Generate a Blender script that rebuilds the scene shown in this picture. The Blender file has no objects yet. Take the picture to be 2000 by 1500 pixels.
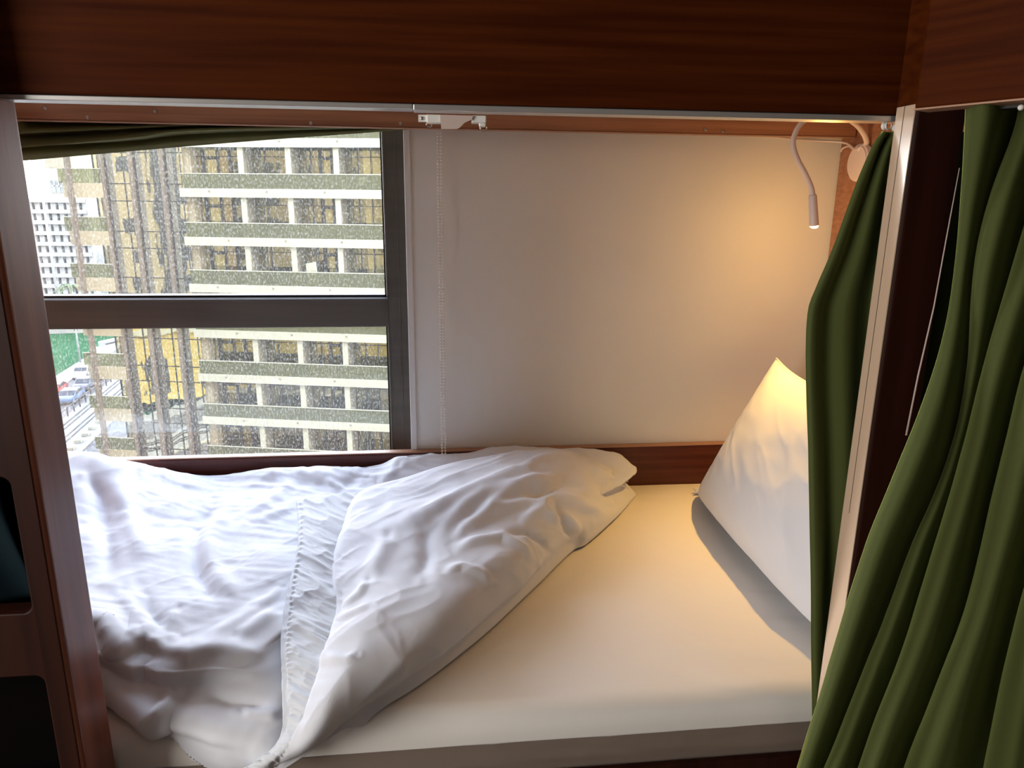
import bpy, bmesh, math, random
import numpy as np
from mathutils import Vector, Matrix

# ------------------------------------------------------------------ camera, world, sun, big lights, exposure
SC = bpy.context.scene
COL = SC.collection
F_PX = 1400.0
CAMH = 1.32
_d = np.array([-58.0, 5466.0, F_PX]); _d /= np.linalg.norm(_d)           # straight down, seen by the camera
_X = np.array([13000.0, -(-58.0*13000.0 + F_PX*F_PX)/5466.0, F_PX]); _X /= np.linalg.norm(_X)
_Z = -_d
_Y = np.cross(_Z, _X)
RM = np.array([_X, _Y, _Z])                                              # world = RM @ (right, down, forward)
CAM = np.array([0.0, 0.0, CAMH])

cam_data = bpy.data.cameras.new('camera')
cam_data.sensor_width = 36.0
cam_data.lens = 36.0*F_PX/2000.0
cam_data.clip_start = 0.05
cam_data.clip_end = 2000
cam = bpy.data.objects.new('camera', cam_data)
COL.objects.link(cam)
r_, u_, b_ = RM @ np.array([1, 0, 0]), RM @ np.array([0, -1, 0]), RM @ np.array([0, 0, -1])
m4 = Matrix(((r_[0], u_[0], b_[0], 0), (r_[1], u_[1], b_[1], 0), (r_[2], u_[2], b_[2], CAMH), (0, 0, 0, 1)))
cam.matrix_world = m4
SC.camera = cam
SC.view_settings.view_transform = 'Standard'
SC.view_settings.look = 'None'
SC.view_settings.gamma = 1
SC.view_settings.use_curve_mapping = False
SC.view_settings.exposure = 0.3

world = bpy.data.worlds.new('world')
SC.world = world
world.use_nodes = True
_n = world.node_tree.nodes; _l = world.node_tree.links
_bg = _n['Background']
_tc = _n.new('ShaderNodeTexCoord'); _sp = _n.new('ShaderNodeSeparateXYZ'); _cr = _n.new('ShaderNodeValToRGB')
_l.new(_tc.outputs['Generated'], _sp.inputs[0]); _l.new(_sp.outputs['Z'], _cr.inputs[0])
_cr.color_ramp.elements[0].color = (0.97, 0.97, 1.0, 1)
_cr.color_ramp.elements[1].color = (0.14, 0.22, 0.42, 1); _cr.color_ramp.elements[1].position = 0.95
_m = _cr.color_ramp.elements.new(0.5); _m.color = (0.74, 0.83, 1.0, 1)
_l.new(_cr.outputs[0], _bg.inputs['Color'])
_bg.inputs['Strength'].default_value = 11.3

def light(name, kind, loc, energy, color, target=None, **kw):
    ld = bpy.data.lights.new(name, kind); ld.energy = energy; ld.color = color
    for k, v in kw.items(): setattr(ld, k, v)
    o = bpy.data.objects.new(name, ld); COL.objects.link(o); o.location = loc
    if target is not None:
        o.rotation_euler = (Vector(target)-Vector(loc)).to_track_quat('-Z', 'Y').to_euler()
    return o

light('sun', 'SUN', (20, -20, 40), 3.0, (1.0, 0.93, 0.78), target=(20-5, -20+5.5, 40-7.0), angle=0.01)
_pt = light('window_portal', 'AREA', (-0.80, 1.98, 0.98), 1.0, (1, 1, 1), target=(-0.80, 0.0, 0.98), shape='RECTANGLE', size=1.5, size_y=1.38)
_pt.data.cycles.is_portal = True
light('room_fill', 'AREA', (-2.25, -0.55, 1.35), 50.0, (1.0, 0.955, 0.90), target=(0.3, 0.85, 0.85), shape='RECTANGLE', size=1.2, size_y=1.4)  # unseen fill light added to the left on the camera side

# ------------------------------------------------------------------ helpers
def ray(px, py):
    return RM @ np.array([px-1000.0, py-750.0, F_PX])
def P(px, py, x=None, y=None, z=None):
    r = ray(px, py)
    if x is not None: t = (x-CAM[0])/r[0]
    elif y is not None: t = (y-CAM[1])/r[1]
    else: t = (z-CAM[2])/r[2]
    return CAM+t*r

def mat(name, color, rough=0.6, metal=0.0, spec=0.5, **kw):
    m = bpy.data.materials.new(name); m.use_nodes = True
    b = m.node_tree.nodes['Principled BSDF']
    b.inputs['Base Color'].default_value = (*color, 1)
    b.inputs['Roughness'].default_value = rough
    b.inputs['Metallic'].default_value = metal
    b.inputs['Specular IOR Level'].default_value = spec
    for k, v in kw.items(): b.inputs[k].default_value = v
    return m
def N(m, t, **inp):
    n = m.node_tree.nodes.new(t)
    for k, v in inp.items(): n.inputs[k].default_value = v
    return n
def LK(m, a, b): m.node_tree.links.new(a, b)
def noise_color(m, c1, c2, scale=(1, 1, 1), nscale=5.0, detail=4.0, lo=0.35, hi=0.65, bump=0.0, bdist=0.002):
    b = m.node_tree.nodes['Principled BSDF']
    tc = N(m, 'ShaderNodeTexCoord'); mp = N(m, 'ShaderNodeMapping'); mp.inputs['Scale'].default_value = scale
    nz = N(m, 'ShaderNodeTexNoise', Scale=nscale, Detail=detail)
    cr = N(m, 'ShaderNodeValToRGB')
    cr.color_ramp.elements[0].position = lo; cr.color_ramp.elements[1].position = hi
    cr.color_ramp.elements[0].color = (*c1, 1); cr.color_ramp.elements[1].color = (*c2, 1)
    LK(m, tc.outputs['Object'], mp.inputs[0]); LK(m, mp.outputs[0], nz.inputs['Vector'])
    LK(m, nz.outputs['Fac'], cr.inputs[0]); LK(m, cr.outputs[0], b.inputs['Base Color'])
    if bump:
        bp = N(m, 'ShaderNodeBump', Strength=bump, Distance=bdist)
        LK(m, nz.outputs['Fac'], bp.inputs['Height']); LK(m, bp.outputs[0], b.inputs['Normal'])
    return m
def bump_noise(m, scale=(1, 1, 1), nscale=40.0, strength=0.4, dist=0.002, detail=3.0):
    b = m.node_tree.nodes['Principled BSDF']
    tc = N(m, 'ShaderNodeTexCoord'); mp = N(m, 'ShaderNodeMapping'); mp.inputs['Scale'].default_value = scale
    nz = N(m, 'ShaderNodeTexNoise', Scale=nscale, Detail=detail)
    bp = N(m, 'ShaderNodeBump', Strength=strength, Distance=dist)
    LK(m, tc.outputs['Object'], mp.inputs[0]); LK(m, mp.outputs[0], nz.inputs['Vector'])
    LK(m, nz.outputs['Fac'], bp.inputs['Height']); LK(m, bp.outputs[0], b.inputs['Normal'])
    return m

M = {}
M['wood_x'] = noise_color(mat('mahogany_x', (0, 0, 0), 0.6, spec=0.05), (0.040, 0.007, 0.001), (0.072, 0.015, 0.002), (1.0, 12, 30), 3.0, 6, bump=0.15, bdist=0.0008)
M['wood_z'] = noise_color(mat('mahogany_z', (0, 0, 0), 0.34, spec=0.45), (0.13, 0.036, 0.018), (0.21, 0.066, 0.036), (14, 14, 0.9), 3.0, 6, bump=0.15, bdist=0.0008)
M['wood_shaded'] = noise_color(mat('mahogany_shaded', (0, 0, 0), 0.5, spec=0.15), (0.016, 0.0035, 0.0015), (0.030, 0.007, 0.0035), (14, 14, 0.9), 3.0, 6)  # mahogany darkened: shade of the front-facing boards put into the colour
M['wood_back'] = noise_color(mat('brown_wood', (0, 0, 0), 0.45, spec=0.4), (0.32, 0.135, 0.068), (0.46, 0.21, 0.11), (1.0, 14, 30), 3.0, 5)
M['wood_rail'] = noise_color(mat('dark_red_wood', (0, 0, 0), 0.4, spec=0.4), (0.075, 0.015, 0.010), (0.12, 0.028, 0.017), (1.0, 14, 30), 3.0, 5)
M['edge'] = mat('edge_band', (0.40, 0.21, 0.13), 0.5)
M['edge_lit'] = mat('edge_lit', (0.66, 0.48, 0.34), 0.22, spec=0.9, **{'Coat Weight': 1.0, 'Coat Roughness': 0.15})  # pale base colour carries the window light on the post edge
M['bounce_board'] = mat('pale_bounce', (0.55, 0.50, 0.43), 0.7)  # unseen bunk underside, made pale to bounce neutral light
M['plaster'] = noise_color(mat('plaster', (0, 0, 0), 0.9, spec=0.2), (0.81, 0.80, 0.755), (0.84, 0.83, 0.785), (1, 1, 1), 2.5, 4, bump=0.1, bdist=0.001)
M['white_paint'] = mat('white_paint', (0.75, 0.74, 0.72), 0.6)
M['bronze'] = noise_color(mat('bronze_frame', (0, 0, 0), 0.45, spec=0.45), (0.11, 0.10, 0.082), (0.13, 0.115, 0.095), (1, 1, 20), 3, 2)
M['gasket'] = mat('gasket', (0.012, 0.012, 0.015), 0.5)
M['alu'] = mat('aluminium', (0.62, 0.60, 0.58), 0.35, metal=0.8)
M['plastic'] = mat('white_plastic', (0.75, 0.73, 0.68), 0.45)
M['lampwhite'] = mat('lamp_white', (0.80, 0.66, 0.60), 0.45)
M['tape'] = mat('pale_tape', (0.55, 0.43, 0.38), 0.6)
M['steel'] = mat('steel', (0.5, 0.48, 0.45), 0.3, metal=1.0)
M['velvet'] = bump_noise(mat('green_velvet', (0.058, 0.070, 0.018), 0.85, spec=0.15), nscale=220, strength=0.25, dist=0.001)
M['velvet_lit'] = bump_noise(mat('green_velvet_lit', (0.150, 0.165, 0.080), 0.9, spec=0.1), nscale=220, strength=0.25, dist=0.001)  # same velvet made lighter, bounced light put into the colour
_b = M['velvet'].node_tree.nodes['Principled BSDF']
_b.inputs['Sheen Weight'].default_value = 0.85; _b.inputs['Sheen Roughness'].default_value = 0.30; _b.inputs['Sheen Tint'].default_value = (0.52, 0.64, 0.20, 1)
M['cotton'] = bump_noise(mat('white_cotton', (0.74, 0.76, 0.82), 0.8, spec=0.25), nscale=60, strength=0.25, dist=0.0015)
M['cotton_hem'] = bump_noise(mat('white_cotton_hem', (0.70, 0.735, 0.785), 0.8, spec=0.25), nscale=70, strength=0.3, dist=0.0015)
M['sheet'] = bump_noise(mat('cream_sheet', (0.80, 0.765, 0.72), 0.85, spec=0.2), scale=(1, 6, 1), nscale=5, strength=0.25, dist=0.004)
M['case'] = bump_noise(mat('pillowcase', (0.67, 0.665, 0.69), 0.8, spec=0.25), nscale=9, strength=0.06, dist=0.004)
M['hole'] = mat('buttonhole', (0.25, 0.25, 0.28), 0.8)
M['room'] = mat('room_wall', (0.45, 0.42, 0.40), 0.9)
M['floor'] = noise_color(mat('floor_wood', (0, 0, 0), 0.5), (0.12, 0.08, 0.05), (0.18, 0.12, 0.08), (12, 1, 1), 3)
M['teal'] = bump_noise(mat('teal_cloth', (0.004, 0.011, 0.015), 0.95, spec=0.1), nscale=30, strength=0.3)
# outside
def ext(name, c1, c2, s=3.0, rough=0.7, scale=(1, 1, 1)): return noise_color(mat(name, c1, rough), c1, c2, scale, s, 4)
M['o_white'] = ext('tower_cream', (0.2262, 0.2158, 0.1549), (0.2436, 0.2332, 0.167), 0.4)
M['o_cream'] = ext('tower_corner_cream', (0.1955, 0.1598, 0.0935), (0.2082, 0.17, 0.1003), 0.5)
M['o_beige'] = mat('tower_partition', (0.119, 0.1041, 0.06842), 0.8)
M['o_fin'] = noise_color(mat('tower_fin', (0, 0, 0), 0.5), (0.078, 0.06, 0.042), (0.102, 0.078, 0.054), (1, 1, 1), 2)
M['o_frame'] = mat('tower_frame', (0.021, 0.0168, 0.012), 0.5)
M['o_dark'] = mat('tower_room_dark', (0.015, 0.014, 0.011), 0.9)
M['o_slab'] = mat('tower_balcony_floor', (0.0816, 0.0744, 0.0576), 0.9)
M['o_water'] = noise_color(mat('marina_water', (0, 0, 0), 0.95, spec=0.0), (0.012, 0.052, 0.021), (0.014, 0.06, 0.025), (1, 1, 1), 0.05, 3)
M['o_asphalt'] = noise_color(mat('asphalt', (0, 0, 0), 0.9), (0.042, 0.0399, 0.0357), (0.0714, 0.0672, 0.0609), (1, 1, 1), 1.5, 5)
M['o_pave'] = mat('pavement', (0.165, 0.16, 0.14), 0.9)
M['o_rail'] = mat('rail_dark', (0.025, 0.0225, 0.02), 0.7)
M['o_far'] = mat('far_white', (0.1403, 0.1449, 0.1449), 0.7)
M['o_farglass'] = noise_color(mat('far_glass', (0, 0, 0), 0.3), (0.027, 0.03825, 0.03825), (0.09, 0.108, 0.1035), (1, 1, 1), 0.25, 4)
M['o_hotel'] = noise_color(mat('hotel_wall', (0, 0, 0), 0.9), (0.171, 0.1354, 0.07481), (0.1852, 0.1496, 0.0855), (1, 1, 1), 0.2)
M['o_yellow'] = mat('hotel_base_yellow', (0.2565, 0.19, 0.0475), 0.9)
M['o_black'] = mat('hotel_window_dark', (0.01, 0.01, 0.01), 0.5)
M['leaf'] = noise_color(mat('palm_leaf', (0, 0, 0), 0.8), (0.03, 0.054, 0.012), (0.072, 0.084, 0.03), (1, 1, 1), 3)

def glassy(name, tint, gloss_col, gloss_fac, film_col=None, film_fac=0.0, rough=0.02, wave=0.0, wscale=0.5, spots=False):
    """thin pane: tinted see-through + mirror reflection + a film of dust"""
    m = bpy.data.materials.new(name); m.use_nodes = True
    nt = m.node_tree; nt.nodes.clear()
    out = nt.nodes.new('ShaderNodeOutputMaterial')
    tr = N(m, 'ShaderNodeBsdfTransparent', Color=(*tint, 1)); gl = N(m, 'ShaderNodeBsdfGlossy', Color=(*gloss_col, 1), Roughness=rough)
    mx = N(m, 'ShaderNodeMixShader'); mx.inputs[0].default_value = gloss_fac
    LK(m, tr.outputs[0], mx.inputs[1]); LK(m, gl.outputs[0], mx.inputs[2])
    last = mx
    tc = N(m, 'ShaderNodeTexCoord')
    if wave:
        mp = N(m, 'ShaderNodeMapping'); mp.inputs['Scale'].default_value = (1, 1, 0.35)
        nz = N(m, 'ShaderNodeTexNoise', Scale=wscale, Detail=1.5); bp = N(m, 'ShaderNodeBump', Strength=wave, Distance=0.05)
        LK(m, tc.outputs['Object'], mp.inputs[0]); LK(m, mp.outputs[0], nz.inputs['Vector'])
        LK(m, nz.outputs['Fac'], bp.inputs['Height']); LK(m, bp.outputs[0], gl.inputs['Normal'])
    if film_fac:
        df = N(m, 'ShaderNodeBsdfTranslucent' if spots else 'ShaderNodeBsdfDiffuse', Color=(*film_col, 1))
        m2 = N(m, 'ShaderNodeMixShader')
        if spots:
            nz = N(m, 'ShaderNodeTexNoise', Scale=170.0, Detail=2.0)
            mp = N(m, 'ShaderNodeMapping'); mp.inputs['Scale'].default_value = (1.6, 1, 0.8)
            LK(m, tc.outputs['Object'], mp.inputs[0]); LK(m, mp.outputs[0], nz.inputs['Vector'])
            mr = N(m, 'ShaderNodeMapRange'); mr.inputs['From Min'].default_value = 0.5; mr.inputs['From Max'].default_value = 0.75
            mr.inputs['To Min'].default_value = film_fac*0.3; mr.inputs['To Max'].default_value = film_fac*2.2
            LK(m, nz.outputs['Fac'], mr.inputs['Value']); LK(m, mr.outputs[0], m2.inputs[0])
        else:
            m2.inputs[0].default_value = film_fac
        LK(m, mx.outputs[0], m2.inputs[1]); LK(m, df.outputs[0], m2.inputs[2]); last = m2
    LK(m, last.outputs[0], out.inputs[0])
    return m
M['pane'] = glassy('dusty_pane', (0.97, 0.97, 0.96), (1, 1, 1), 0.03, (0.9, 0.9, 0.85), 0.035, spots=True)
M['o_glass'] = glassy('balustrade_glass', (0.60, 0.60, 0.44), (0.8, 0.85, 0.7), 0.05, (0.12, 0.12, 0.07), 0.40)
M['o_cw'] = glassy('curtain_wall_glass', (0.2, 0.2, 0.15), (0.93, 0.90, 0.74), 0.85, (0.05, 0.05, 0.04), 0.06, wave=0.35, wscale=0.9)
M['o_win'] = glassy('balcony_window_glass', (0.85, 0.82, 0.68), (0.92, 0.86, 0.62), 0.22, (0.08, 0.08, 0.07), 0.05, wave=0.22, wscale=0.8)

def new_obj(name, me, m=None, parent=None, smooth=False):
    o = bpy.data.objects.new(name, me); COL.objects.link(o)
    if m is not None: me.materials.append(m)
    if smooth:
        me.polygons.foreach_set('use_smooth', [True]*len(me.polygons))
    if parent is not None: o.parent = parent
    return o
def bm_obj(name, bm, m, parent=None, smooth=False):
    me = bpy.data.meshes.new(name); bmesh.ops.recalc_face_normals(bm, faces=bm.faces[:]); bm.to_mesh(me); bm.free()
    return new_obj(name, me, m, parent, smooth)
def tag(o, label=None, cat=None, group=None, kind=None):
    if label: o['label'] = label
    if cat: o['category'] = cat
    if group: o['group'] = group
    if kind: o['kind'] = kind
    return o
def thing(name, label, cat, loc=(0, 0, 0), rz=0.0, group=None):
    o = bpy.data.objects.new(name, None); COL.objects.link(o); o.location = loc; o.rotation_euler = (0, 0, rz)
    o.empty_display_size = 0.1
    return tag(o, label, cat, group)
def add_box(bm, lo, hi, bev=0.0, seg=2):
    lo = Vector(lo); hi = Vector(hi); c = (lo+hi)/2; s = hi-lo
    g = bmesh.ops.create_cube(bm, size=1.0, matrix=Matrix.Translation(c) @ Matrix.Diagonal((*s, 1)))
    if bev:
        es = list({e for v in g['verts'] for e in v.link_edges})
        bmesh.ops.bevel(bm, geom=es, offset=bev, segments=seg, affect='EDGES', profile=0.5)
    return g
def box(name, lo, hi, m, parent=None, bev=0.0, seg=2):
    bm = bmesh.new(); add_box(bm, lo, hi, bev, seg); return bm_obj(name, bm, m, parent, smooth=False)
def boxes(name, lst, m, parent=None, bev=0.0):
    bm = bmesh.new()
    for lo, hi in lst: add_box(bm, lo, hi, bev)
    return bm_obj(name, bm, m, parent)
def add_prism(bm, pts, lo, hi, axis=1):
    """polygon pts in the two other axes, extruded from lo to hi along axis"""
    def v3(p, d):
        return (d, p[0], p[1]) if axis == 0 else ((p[0], d, p[1]) if axis == 1 else (p[0], p[1], d))
    a = [bm.verts.new(v3(p, lo)) for p in pts]; b = [bm.verts.new(v3(p, hi)) for p in pts]
    bm.faces.new(a); bm.faces.new(b[::-1]); n = len(pts)
    for i in range(n): bm.faces.new((a[i], b[i], b[(i+1) % n], a[(i+1) % n]))
def add_tube(bm, pts, radii, seg=12, cap=True):
    pts = [Vector(p) for p in pts]; n = len(pts)
    if not hasattr(radii, '__len__'): radii = [radii]*n
    rings = []; ref = None
    for i, p in enumerate(pts):
        t = (pts[min(i+1, n-1)]-pts[max(i-1, 0)]).normalized()
        if ref is None: ref = t.orthogonal().normalized()
        ref = (ref-t*ref.dot(t)).normalized(); bi = t.cross(ref)
        rings.append([bm.verts.new(p+(ref*math.cos(2*math.pi*k/seg)+bi*math.sin(2*math.pi*k/seg))*radii[i]) for k in range(seg)])
    for i in range(n-1):
        for k in range(seg):
            bm.faces.new((rings[i][k], rings[i][(k+1) % seg], rings[i+1][(k+1) % seg], rings[i+1][k]))
    if cap: bm.faces.new(rings[0][::-1]); bm.faces.new(rings[-1])
def tube(name, pts, radii, m, parent=None, seg=12):
    bm = bmesh.new(); add_tube(bm, pts, radii, seg); return bm_obj(name, bm, m, parent, smooth=True)
def smooth_path(ctrl, n=40):
    ctrl = [np.array(c, float) for c in ctrl]; out = []
    c = [2*ctrl[0]-ctrl[1]]+ctrl+[2*ctrl[-1]-ctrl[-2]]
    k = len(ctrl)-1
    for i in range(n+1):
        s = i/n*k; j = min(int(s), k-1); t = s-j
        p0, p1, p2, p3 = c[j], c[j+1], c[j+2], c[j+3]
        out.append(0.5*((2*p1)+(-p0+p2)*t+(2*p0-5*p1+4*p2-p3)*t*t+(-p0+3*p1-3*p2+p3)*t**3))
    return out
def grid_mesh(name, V, m, parent=None, thick=0.0):
    """V: (rows, cols, 3)"""
    r, c, _ = V.shape
    me = bpy.data.meshes.new(name)
    idx = np.arange(r*c).reshape(r, c)
    f = np.stack([idx[:-1, :-1], idx[:-1, 1:], idx[1:, 1:], idx[1:, :-1]], -1).reshape(-1, 4)
    me.from_pydata(V.reshape(-1, 3).tolist(), [], f.tolist()); me.update()
    o = new_obj(name, me, m, parent, smooth=True)
    if thick:
        md = o.modifiers.new('thick', 'SOLIDIFY'); md.thickness = thick; md.offset = 0
    return o
def at_line(pts, t):
    """smooth resample of a poly line by row value t (monotone second column)"""
    pts = np.array(pts, float)
    return np.interp(t, pts[:, 0], pts[:, 1])

# ------------------------------------------------------------------ noise and cloth height fields
def vnoise(x, y, seed):
    rs = np.random.RandomState(seed); T = rs.rand(64, 64)
    xi = np.floor(x).astype(int); yi = np.floor(y).astype(int); fx = x-xi; fy = y-yi
    fx = fx*fx*fx*(fx*(fx*6-15)+10); fy = fy*fy*fy*(fy*(fy*6-15)+10)
    g = lambda a, b: T[(a) % 64, (b) % 64]
    return (g(xi, yi)*(1-fx)+g(xi+1, yi)*fx)*(1-fy)+(g(xi, yi+1)*(1-fx)+g(xi+1, yi+1)*fx)*fy
def fbm(x, y, seed, oct=3):
    s = 0; a = 1; t = 0
    for k in range(oct):
        s = s+a*vnoise(x*2**k+7.3*k, y*2**k+3.1*k, seed+k); t += a; a *= 0.5
    return s/t-0.5
def ridged(x, y, seed, oct=2):
    s = 0; a = 1; t = 0
    for k in range(oct):
        s = s+a*(1-np.abs(2*vnoise(x*2**k, y*2**k, seed+k)-1))**2; t += a; a *= 0.5
    return s/t
def seg_dist(X, Y, pl):
    d = np.full(X.shape, 1e9); side = np.zeros(X.shape)
    for (x0, y0), (x1, y1) in zip(pl[:-1], pl[1:]):
        dx, dy = x1-x0, y1-y0; L = dx*dx+dy*dy+1e-12
        t = np.clip(((X-x0)*dx+(Y-y0)*dy)/L, 0, 1)
        ex, ey = X-(x0+t*dx), Y-(y0+t*dy); q = np.hypot(ex, ey)
        m_ = q < d; d = np.where(m_, q, d); side = np.where(m_, dx*ey-dy*ex, side)
    return d, side
def inside(X, Y, poly):
    c = np.zeros(X.shape, bool); n = len(poly)
    for i in range(n):
        x0, y0 = poly[i]; x1, y1 = poly[(i+1) % n]
        if y0 == y1: continue
        c ^= ((y0 > Y) != (y1 > Y)) & (X < (x1-x0)*(Y-y0)/(y1-y0)+x0)
    return c
def poly_sd(X, Y, poly):
    d, _ = seg_dist(X, Y, list(poly)+[poly[0]])
    return np.where(inside(X, Y, poly), d, -d)
def dome(d, r):
    t = np.clip(1-d/r, 0, 1); return np.sqrt(np.clip(1-t*t, 0, 1))
def sstep(t):
    t = np.clip(t, 0, 1); return t*t*(3-2*t)
def wrinkles(X, Y, lst):
    h = np.zeros(X.shape)
    for it in lst:
        pl, amp, w = it[:3]
        d, side = seg_dist(X, Y, pl)
        if len(it) > 3: w = np.where(side > 0, w*it[3], w)      # long slope behind, steep in front
        tot = np.hypot(pl[-1][0]-pl[0][0], pl[-1][1]-pl[0][1])
        e0 = np.hypot(X-pl[0][0], Y-pl[0][1]); e1 = np.hypot(X-pl[-1][0], Y-pl[-1][1])
        fade = np.clip(np.minimum(e0, e1)/(0.25*tot+1e-6), 0, 1)**0.5
        h = h+amp*fade*np.exp(-(d/w)**2)
    return h
def height_solid(name, X, Y, Zt, Zb, mask, m, parent, relax=1, poly=None):
    """closed cloth body between Zt (top) and Zb (underside) over mask of grid vertices"""
    ny, nx = X.shape
    fm = mask[:-1, :-1] & mask[1:, :-1] & mask[:-1, 1:] & mask[1:, 1:]
    idt = -np.ones(X.shape, int)
    used = np.zeros(X.shape, bool)
    for a in (slice(0, -1), slice(1, None)):
        for b in (slice(0, -1), slice(1, None)): used[a, b] |= fm
    if poly is not None:                       # pull the rim vertices onto the outline so the edge is clean
        cnt = np.zeros(X.shape, int)
        for a in (slice(0, -1), slice(1, None)):
            for b in (slice(0, -1), slice(1, None)): cnt[a, b] += fm
        rim = used & (cnt < 4); xr, yr = X[rim], Y[rim]; best = np.full(xr.shape, 1e9); nxr, nyr = xr.copy(), yr.copy()
        pl = list(poly)+[poly[0]]
        for (x0, y0), (x1, y1) in zip(pl[:-1], pl[1:]):
            dx, dy = x1-x0, y1-y0; t = np.clip(((xr-x0)*dx+(yr-y0)*dy)/(dx*dx+dy*dy+1e-12), 0, 1)
            qx, qy = x0+t*dx, y0+t*dy; q = np.hypot(xr-qx, yr-qy); m_ = q < best
            best = np.where(m_, q, best); nxr = np.where(m_, qx, nxr); nyr = np.where(m_, qy, nyr)
        ok = best < 0.0075
        X = X.copy(); Y = Y.copy(); X[rim] = np.where(ok, nxr, xr); Y[rim] = np.where(ok, nyr, yr)
    k = used.sum(); idt[used] = np.arange(k)
    vt = np.stack([X[used], Y[used], Zt[used]], -1); vb = np.stack([X[used], Y[used], Zb[used]], -1)
    J, I = np.nonzero(fm)
    q = np.stack([idt[J, I], idt[J, I+1], idt[J+1, I+1], idt[J+1, I]], -1)
    faces = [q, q[:, ::-1]+k]
    pad = np.pad(fm, 1)
    for dj, di, (a, b) in ((-1, 0, ((0, 0), (0, 1))), (1, 0, ((1, 1), (1, 0))), (0, -1, ((1, 0), (0, 0))), (0, 1, ((0, 1), (1, 1)))):
        nb = pad[1+dj:pad.shape[0]-1+dj, 1+di:pad.shape[1]-1+di]
        J, I = np.nonzero(fm & ~nb)
        v0 = idt[J+a[0], I+a[1]]; v1 = idt[J+b[0], I+b[1]]
        faces.append(np.stack([v1, v0, v0+k, v1+k], -1))
    F = np.concatenate(faces)
    me = bpy.data.meshes.new(name); me.from_pydata(np.concatenate([vt, vb]).tolist(), [], F.tolist()); me.update()
    o = new_obj(name, me, m, parent, smooth=True)
    if relax:
        md = o.modifiers.new('relax', 'SMOOTH'); md.factor = 0.5; md.iterations = relax
    return o

# ================================================================== ROOM SHELL
S = dict(kind='structure')
YW = 1.85                                      # inner face of the window wall
tag(box('floor', (-2.6, -3.0, -0.1), (3.0, 2.05, 0.0), M['floor']), **S)
tag(box('ceiling', (-2.6, -3.0, 2.62), (3.0, 2.05, 2.72), M['room']), **S)
tag(box('wall_left', (-2.7, -3.1, 0.0), (-2.6, 2.05, 2.62), M['room']), **S)
tag(box('wall_right', (3.0, -3.1, 0.0), (3.1, 2.05, 2.62), M['room']), **S)
tag(box('wall_front', (-2.6, -3.1, 0.0), (3.0, -3.0, 2.62), M['room']), **S)
WX0, WX1, WZ0, WZ1 = -1.55, -0.062, 0.30, 1.66
tag(boxes('wall_back', [((WX1, YW, 0), (3.0, 2.05, 2.62)), ((-2.6, YW, 0), (WX0, 2.05, 2.62)),
                        ((WX0, YW, 0), (WX1, 2.05, WZ0)), ((WX0, YW, WZ1), (WX1, 2.05, 2.62))], M['plaster']), **S)
# white bead where the plaster meets the window frame
tag(box('trim_1', (-0.066, 1.842, 0.45), (-0.050, YW-0.0005, 1.7), M['white_paint'], bev=0.002), **S)
# window: frame with a broad transom, pane
wf = tag(thing('window_1', 'dark bronze framed window looking onto a high-rise', 'window', (0, 0, 0)), **S)
del wf['label'], wf['category']
yb, yf = 1.90, 1.97
bm = bmesh.new()
zt0, zt1 = 0.992, 1.070
add_box(bm, (-0.122, yb, WZ0), (WX1-0.0005, yf, WZ1), 0.003)       # right stile
add_box(bm, (WX0, yb, WZ0), (WX0+0.06, yf, WZ1), 0.003)
add_box(bm, (WX0, yb, WZ0), (WX1, yf, 0.40), 0.003)
add_box(bm, (WX0, yb, 1.60), (WX1, yf, WZ1), 0.003)
add_box(bm, (WX0+0.05, yb+0.002, zt0), (-0.115, yf, zt1), 0.003)     # transom
bm_obj('window_frame', bm, M['bronze'], wf)
bm = bmesh.new()
add_box(bm, (WX0+0.05, yb-0.006, zt1-0.008), (-0.118, yb+0.004, zt1-0.002), 0.001)
add_box(bm, (-0.1225, yb-0.003, zt0+0.01), (-0.1195, yb+0.01, zt1-0.01), 0.0008)
add_box(bm, (-0.1185, yb-0.002, WZ0), (-0.1165, yb+0.01, WZ1), 0.0005)
add_box(bm, (-0.090, yb-0.002, WZ0), (-0.086, yb+0.01, WZ1), 0.0005)
bm_obj('glazing_bead', bm, M['alu'] if False else M['bronze'], wf)
bm = bmesh.new()
add_box(bm, (WX0+0.05, yb+0.012, zt1-0.002), (-0.118, yf-0.02, zt1+0.006))
add_box(bm, (-0.1265, yb+0.012, 0.40), (-0.1215, yf-0.02, 1.60))
bm_obj('gasket', bm, M['gasket'], wf)
for k, (z0, z1) in enumerate(((0.40, zt0), (zt1, 1.60))):
    box('pane', (WX0+0.06, 1.935, z0), (-0.122, 1.937, z1), M['pane'], wf)

# ================================================================== BED
def wood_board(name, lo, hi, m, label, cat, bev=0.003):
    return tag(box(name, lo, hi, m, bev=bev), label, cat)

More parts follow.
